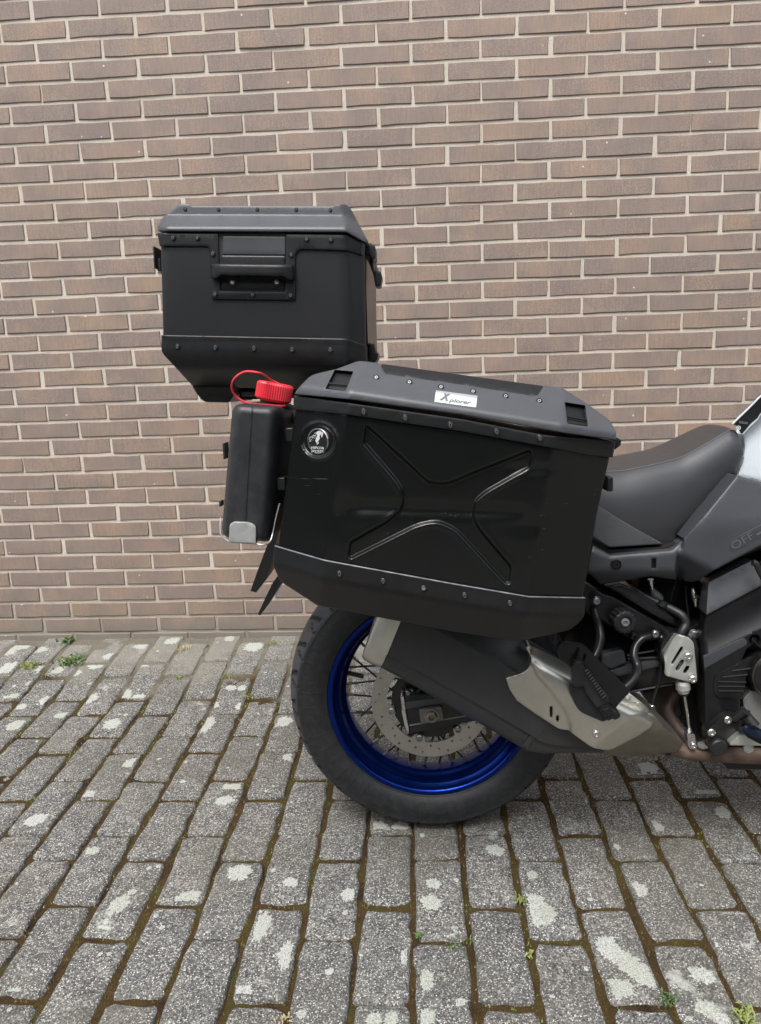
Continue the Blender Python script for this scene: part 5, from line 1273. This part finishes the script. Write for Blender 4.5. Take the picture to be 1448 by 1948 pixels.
# ---- side cover (grey plastic) below the seat
SCV = rounded([(1128, 1037, 1), (1161, 1056, 3), (1278, 1046, 4), (1290, 1036, 6), (1345, 975, 0), (1402, 905, 2), (1448, 917, 0), (1560, 930, 10), (1580, 960, 10), (1448, 1038, 0), (1357, 1086, 0), (1321, 1108, 6), (1291, 1104, 0), (1237, 1096, 0), (1182, 1106, 4), (1143, 1112, 5), (1118, 1088, 3), (1122, 1060, 0)], 2, 3)
def dcv(P):
    px, py = P[:, 0], P[:, 1]
    y = np.full(len(P), -.172) - .012 * sm((px - 1288 - (1040 - py) * .05) / 60)
    fold = ln(px, [(1128, 1050), (1161, 1062), (1278, 1052), (1292, 1050), (1357, 1084)])
    y += soft(fold - py, 3) * .0007 * (px < 1300)       # upper lip leans in
    edge2 = (px - 1292) * .5 + 1050                       # facet running to the lower tip
    y += np.where((px > 1285), soft(py - edge2, 3) * .0009, 0) * (px < 1365)
    y += soft(py - 1085, 5) * .0010 * (px < 1300)
    y += soft(1000 - py - (px - 1300) * .0, 20) * .00025
    return y
cv = surf('side_cover', SCV, dcv, -.11, MT['cover'], mc, step=6, edge=3, rnd=.003, holes=[rounded(P7s([(630, 1272), (662, 1272), (660, 1345), (630, 1343)]), 1, 2)], hole_back=.004, sharp=55)
surf('slot_shade', rounded(P7s([(620, 1262), (672, 1262), (670, 1352), (622, 1350)]), 1, 2), -.163, -.158, MT['gloss'], cv, step=10, edge=1, rnd=0)
surf('cover_gap', [(1118, 1020), (1160, 1046), (1262, 1041), (1290, 1033), (1300, 1040), (1285, 1050), (1160, 1062), (1118, 1045)], -.150, -.11, MT['void'], mc, step=12, edge=1, rnd=0)
p = L(*P7(363, 1316), -.1735)
mb = MB(); v, f = lathe([(.0108, .002), (.0106, -.001), (.0090, -.0014), (.0080, .0008), (.0078, -.0010), (.0050, -.0018), (.0030, -.0014), (.0026, .0008), (.0001, .001)], 30); mb.add(v + p, f); mb.build('cover_bolt', MT['gloss'], cv)
# rounded plate with model lettering
surf('decal', rounded(P7s([(1208, 1165, 12), (1250, 1120, 12), (1448, 1015, 0), (1600, 930, 0), (1600, 1010, 0), (1448, 1108, 0), (1250, 1225, 14), (1215, 1210, 12)]), 4, 4), lambda P: dcv(P) - .0003, -.15, plain('grey_decal', (.036, .038, .043), .42, 0, 0, var=.02), cv, step=7, edge=.8, rnd=.0002)
lettering('lettering', 'OFF', P7(1243, 1205), P7(1400, 1113), 14.5, lambda P: dcv(P) - .0005, MT['printfaint'], cv, thick=.0004, shear=.0, bold=.0)

mb = MB(); q = np.array([P7(1412, 1087), P7(1560, 1001), P7(1566, 1011), P7(1418, 1097)]); V_ = Lv(q, dcv(q) - .0010); mb.add(V_, [[3, 2, 1, 0]]); mb.build('lettering', MT['printfaint'], cv, False)

# ---- tank
TK = rounded([(1401, 906, 2), (1412, 880, 0), (1416, 850, 3), (1413, 826, 0), (1425, 812, 4), (1442, 796, 4), (1455, 776, 0), (1500, 740, 20), (1600, 735, 30), (1640, 800, 30), (1620, 935, 20), (1520, 935, 0), (1448, 918, 0)], 3, 3)
tk = surf('tank_cover', TK, lambda P: -.084 - (P[:, 0] - 1398) * .00018 + soft(905 - P[:, 1], 60) * .00012, -.03, MT['white'], mc, step=10, edge=6, rnd=.006)
surf('tank_core', rounded([(1420, 925), (1422, 880), (1470, 850), (1600, 820), (1620, 935), (1520, 940)], 10, 3), -.035, .13, MT['frame'], mc, step=20, edge=6, rnd=.01)
def dtp(P): return -.094 - (P[:, 0] - 1398) * .00018
def TP(x, y, o=.0012): return L(x, y, float(dtp(np.array([(x, y)], float))[0]) - o)
st_ = surf('tank_panel', rounded([(1395, 806, 2), (1448, 754, 0), (1520, 690, 10), (1530, 715, 10), (1450, 784, 0), (1442, 795, 4), (1428, 806, 4), (1413, 826, 2), (1404, 811, 2)], 2, 3), dtp, -.088, MT['dprint'], mc, step=8, edge=1.2, rnd=.001)
mb = MB(); mb.add(*tube([TP(1394, 806.5), TP(1407, 793.5), TP(1420, 781), TP(1434, 767), TP(1448, 753), TP(1490, 716)], .0021, 8)); mb.build('edge_stripe', MT['white'], st_)
mb = MB(); mb.add(*tube([TP(1413, 826), TP(1426, 812), TP(1439, 800), TP(1443, 795), TP(1449, 786), TP(1480, 757)], .0008, 8)); mb.build('edge_stripe', MT['white'], st_)
lettering('lettering', 'SUZUKI', P7(1283, 254), P7(1345, 264), 4., lambda P: dtp(P) - .001, MT['printdk'], st_, bold=.02, thick=.0003)
mb = MB(); v, f = lathe([(.0030, 0), (.0030, -.0008), (.0045, -.0008), (.0045, 0)], 16); mb.add(v + TP(1405, 814), f); v, f = lathe([(.0001, -.0006), (.0018, -.0006), (.0018, 0)], 10); mb.add(v + TP(1405, 814), f); mb.build('round_mark', MT['white'], st_)

# ---- right hand engine covers
surf('frame_cover', rounded(P8s([(1050, 180, 6), (1378, 12, 5), (1448, 65, 0), (1620, 150, 0), (1620, 700, 0), (1448, 700, 0), (1400, 640, 0), (1340, 690, 0), (1310, 760, 0), (1285, 1190, 4), (1175, 1180, 6), (1030, 1285, 6), (1020, 900, 0), (1000, 760, 0), (988, 600, 0), (1035, 430, 0)]), 3, 3),
     lambda P: -.180 + soft(ln(P[:, 0], [(1340, 1172), (1448, 1118)]) - P[:, 1], 3) * .0003 - .020 * np.clip((P[:, 1] - ln(P[:, 0], [(1340, 1172), (1448, 1118)])) / 80., 0, 1) ** 1.9 + .019 + soft(1345 - P[:, 0], 4) * .0008,
     -.13, MT['gloss'], mc, step=6, edge=3, rnd=.003, sharp=60, holes=[np.c_[1436 + 10.5 * np.cos(np.linspace(0, 6.2, 20)), 1218 + 10.5 * np.sin(np.linspace(0, 6.2, 20))]], hole_back=.012)
surf('cover_strip', rounded(P8s([(1052, 188, 5), (1376, 22, 4), (1448, 75, 0), (1448, 215, 0), (1038, 436, 2)]), 3, 2), lambda P: -.1665 + soft(ln(P[:, 0], [(1340, 1172), (1448, 1118)]) - P[:, 1], 3) * .0003, -.12, MT['cover'], mc, step=10, edge=2.5, rnd=.0015)
surf('cover_label', rounded(P8s([(1016, 745, 3), (1325, 600, 6), (1352, 650, 6), (1025, 835, 3)]), 2, 3), -.1815, -.176, MT['cover'], mc, step=10, edge=1.2, rnd=.0005)
surf('hole_floor', rounded([(1420, 1205), (1452, 1205), (1452, 1235), (1420, 1235)], 6, 3), -.160, -.150, MT['void'], mc, step=10, edge=2, rnd=.001)
bolt(1434, 1216, -.160, .006, .004, MT['steeldk'], mc, 'recessed_bolt')
vp = surf('vent_panel', rounded(P8s([(1092, 905, 14), (1130, 870, 8), (1370, 745, 6), (1400, 745, 2), (1375, 820, 0), (1340, 900, 0), (1315, 1060, 4), (1140, 1060, 14), (1095, 1030, 12)]), 3, 3), -.1835, -.176, MT['gloss'], mc, step=10, edge=2.2, rnd=.002)
for a, b in (((1125, 930), (1335, 935)), ((1128, 966), (1328, 968)), ((1130, 1000), (1322, 1002)), ((1160, 898), (1345, 878)), ((1230, 850), (1370, 832))):
    mb = MB(); mb.add(*tube([L(*P8(*a), -.1845), L(*P8(*b), -.1845)], .0022, 8, sub=False, flat=.8)); mb.build('louvre', MT['trim'], vp)
mb = MB(); c = L(1478, 1283, -.19); v, f = lathe([(.0001, -.010), (.045, -.010), (.050, -.006), (.0515, 0), (.0515, .05)], 60); mb.add(v + c, f); cc = mb.build('clutch_cover', MT['frame'], mc)
mb = MB(); v, f = lathe([(.0475, -.0085), (.049, -.0105), (.0505, -.006)], 60); mb.add(v + c, f); mb.build('clutch_cover_rim', MT['steeldk'], cc)
surf('engine_case', rounded(P8s([(1310, 1060, 4), (1370, 1000, 0), (1620, 1000, 0), (1620, 1330, 0), (1448, 1340, 0), (1400, 1260, 0), (1360, 1150, 0), (1320, 1150, 3)]), 4, 2), -.165, -.05, plain('cast_engine_case', (.22, .22, .21), .5, .5, .4, 200.), mc, step=14, edge=3, rnd=.003)
hp_ = surf('foot_rest_plate', rounded(P8s([(1032, 1300, 10), (1170, 1178, 12), (1280, 1180, 8), (1310, 1295, 8), (1235, 1380, 6), (1190, 1420, 20), (1160, 1470, 14), (1090, 1460, 16), (1050, 1400, 8)]), 5, 4), -.198, -.17, MT['frame'], mc, step=10, edge=2.5, rnd=.002)
bolt(*P8(1197, 1216), -.199, .0078, .005, MT['zinc'], hp_, 'plate_bolt'); bolt(*P8(1075, 1310), -.199, .0080, .005, MT['zinc'], hp_, 'plate_bolt')
mb = MB(); v, f = lathe([(.0175, .012), (.0172, -.006), (.015, -.009), (.0001, -.010)], 28); mb.add(v + L(*P8(1125, 1418), -.20), f); mb.build('pivot_cap', MT['rubber'], hp_)
surf('rider_peg_arm', rounded(P8s([(1215, 1392, 4), (1290, 1325, 6), (1450, 1345, 0), (1620, 1360, 10), (1620, 1430, 10), (1448, 1412, 0), (1215, 1408, 3)]), 3, 3), -.215, -.195, MT['alu'], mc, step=12, edge=2, rnd=.0015)
bolt(*P8(1350, 1425), -.20, .010, .006, MT['alu'], mc, 'peg_arm_boss')
pg = MB()
for k, (a, b, r0, r1) in enumerate((((1245, 1215), (1330, 1150), .007, .011), ((1320, 1170), (1400, 1270), .010, .012), ((1290, 1290), (1345, 1300), .006, .010))):
    pg.add(*tube([L(*P8(*a), -.215), L(*P8(*b), -.225)], [r0, r1], 12, sub=False))
pgo = pg.build('peg_joint', MT['rubber'], mc, True, 30)
mb = MB(); mb.add(*tube([L(*P8(1325, 1275), -.23), L(*P8(1380, 1310), -.24), L(*P8(1460, 1350), -.26), L(*P8(1560, 1390), -.28)], [.010, .0135, .0135, .0135], 14)); rp_ = mb.build('rider_peg', MT['peg'], mc, True, 40)
for k in range(7):
    p = L(*P8(1345 + k * 32, 1262 + k * 16), -.2455 - k * .002); mb = MB(); mb.add(*tube([p, p + (.004, -.004, .005)], .0026, 6, sub=False)); mb.build('peg_tooth', MT['peg'], rp_)
surf('skid_plate', rounded(P8s([(1135, 1515, 3), (1260, 1505, 3), (1330, 1480, 3), (1330, 1400, 3), (1400, 1400, 3), (1410, 1510, 0), (1620, 1500, 0), (1620, 1640, 0), (1448, 1592, 0), (1200, 1590, 5)]), 3, 3), -.13, .05, MT['frame'], mc, step=14, edge=3, rnd=.002)
surf('engine_bottom', rounded([(1345, 1385), (1620, 1385), (1620, 1440), (1345, 1420)], 5, 3), -.10, .10, MT['void'], mc, step=20, edge=3, rnd=.002)
# engine bulk and main frame hidden behind the covers, so nothing is see-through from the side
surf('engine_block', rounded([(1345, 1110), (1600, 1000), (1620, 1380), (1345, 1380)], 20, 3), -.125, .16, MT['frame'], mc, step=30, edge=6, rnd=.005)
surf('frame_spar', rounded([(1300, 1000), (1600, 940), (1600, 1010), (1440, 1050), (1345, 1100)], 6, 3), -.105, .12, MT['frame'], mc, step=20, edge=6, rnd=.005)
mb = MB(); mb.add(*tube([L(*P8(1385, 40), -.20), L(*P8(1410, 50), -.20), L(*P8(1440, 110), -.20), L(*P8(1500, 220), -.20)], .006, 12)); mb.build('wiring_loom', MT['rubber'], mc)
# side stand on the far side keeps it upright
mb = MB(); mb.add(*tube([L(1400, 1380, .14), L(1360, 1440, .25)], .011, 10, sub=False)); e = L(1360, 1440, .25); mb2 = e
gp = BR.T @ (np.array([BIKE_LOC[0] + e[0] - .06, 0, 0])); 
w_end = BIKE_LOC + BR @ np.array([e[0] - .05, .30, 0]); w_end[2] = .012
mb = MB(); mb.add(*tube([L(1400, 1380, .14), BR.T @ (w_end - BIKE_LOC)], .011, 10, sub=False)); mb.build('side_stand', MT['frame'], mc)

# ---- front half of the motorcycle, beyond the right edge of the photograph
FW = np.array([1.555, 0, .335])
def fcopy(src, name, k=1.04, ys=.75):
    me = src.data.copy(); vv_ = np.empty(len(me.vertices) * 3); me.vertices.foreach_get('co', vv_); vv_ = vv_.reshape(-1, 3) - WC
    vv_ = vv_ * (k, ys, k) + FW; me.vertices.foreach_set('co', vv_.ravel()); me.update()
    o = bpy.data.objects.new(name, me); C.objects.link(o); o.parent = mc; return o
fcopy(wroot, 'tyre'); fcopy(rim, 'rim'); fcopy(disc, 'brake_disc', 1.15)
for k in range(0, 36, 2):
    a = 2 * math.pi * (k + .5) / 36
    mb = MB(); mb.add(*tube([FW + (.04 * math.cos(a + .9), .03 * (-1) ** (k // 2), .04 * math.sin(a + .9)), FW + (.198 * math.cos(a), 0, .198 * math.sin(a))], .0023, 8, sub=False)); mb.build('spoke', MT['spoke'], mc)
for s_y in (-1, 1):
    mb = MB(); mb.add(*tube([FW + (0, .10 * s_y, -.02), FW + (-.10, .10 * s_y, .26), FW + (-.30, .10 * s_y, .72)], [.030, .028, .024], 16, sub=False)); mb.build('fork_leg', MT['frame'], mc)
    mb = MB(); mb.add(*tube([FW + (-.33, .05 * s_y, .78), FW + (-.33, .12 * s_y, .84), FW + (-.40, .34 * s_y, .83), FW + (-.45, .42 * s_y, .82)], .012, 12)); mb.build('handlebar', MT['frame'], mc)
mb = MB(); mb.add(*tube([FW + (0, -.12, 0), FW + (0, .12, 0)], .018, 16, sub=False)); mb.build('hub', MT['frame'], mc)
ring = []
for i in range(19):
    a = math.radians(15 + i * 8.5); ring.append(FW + (.372 * math.cos(a), 0, .372 * math.sin(a)))
mb = MB(); P_ = np.array(ring); n_ = len(P_); A_ = P_ + (0, -.055, -.01); B_ = P_ + (0, .055, -.01)
mb.add(np.vstack([A_, P_ + (0, 0, .008), B_]), [[i, i + 1, n_ + i + 1, n_ + i] for i in range(n_ - 1)] + [[n_ + i, n_ + i + 1, 2 * n_ + i + 1, 2 * n_ + i] for i in range(n_ - 1)]); mb.build('front_mudguard', MT['white'], mc)
def loft(name, st, mat):
    V = []; 
    for (x, zc, hz, hy) in st:
        for k in range(24):
            t = 2 * math.pi * k / 24; c, s__ = math.cos(t), math.sin(t)
            V.append((x, hy * np.sign(c) * abs(c) ** .7, zc + hz * np.sign(s__) * abs(s__) ** .7))
    m__ = len(st); F = [[i * 24 + k, i * 24 + (k + 1) % 24, (i + 1) * 24 + (k + 1) % 24, (i + 1) * 24 + k] for i in range(m__ - 1) for k in range(24)]
    F += [list(range(24))[::-1], [(m__ - 1) * 24 + k for k in range(24)]]
    mb = MB(); mb.add(V, F); return mb.build(name, mat, mc, True, 50)
loft('fuel_tank', [(.74, .82, .12, .13), (.82, .85, .15, .15), (.92, .86, .16, .17), (1.02, .86, .15, .18), (1.12, .85, .12, .17), (1.20, .84, .07, .12)], MT['white'])
loft('front_fairing', [(1.10, .90, .10, .14), (1.25, .92, .15, .17), (1.38, .90, .13, .14), (1.48, .85, .06, .07), (1.60, .80, .02, .03)], MT['white'])
loft('engine', [(.72, .42, .16, .15), (.85, .44, .20, .17), (1.0, .46, .22, .17), (1.12, .50, .20, .15)], MT['frame'])
loft('radiator', [(1.13, .52, .18, .16), (1.17, .53, .18, .16)], MT['void'])
V_ = [(1.22, y, z) for y, z in ((-.15, 1.02), (.15, 1.02))] + [(1.08, y, z) for y, z in ((.13, 1.30), (-.13, 1.30))]
mb = MB(); mb.add(V_ + [(x + .004, y, z) for x, y, z in V_], [[0, 1, 2, 3], [7, 6, 5, 4], [0, 4, 5, 1], [1, 5, 6, 2], [2, 6, 7, 3], [3, 7, 4, 0]]); mb.build('windscreen', MT['gloss'], mc)
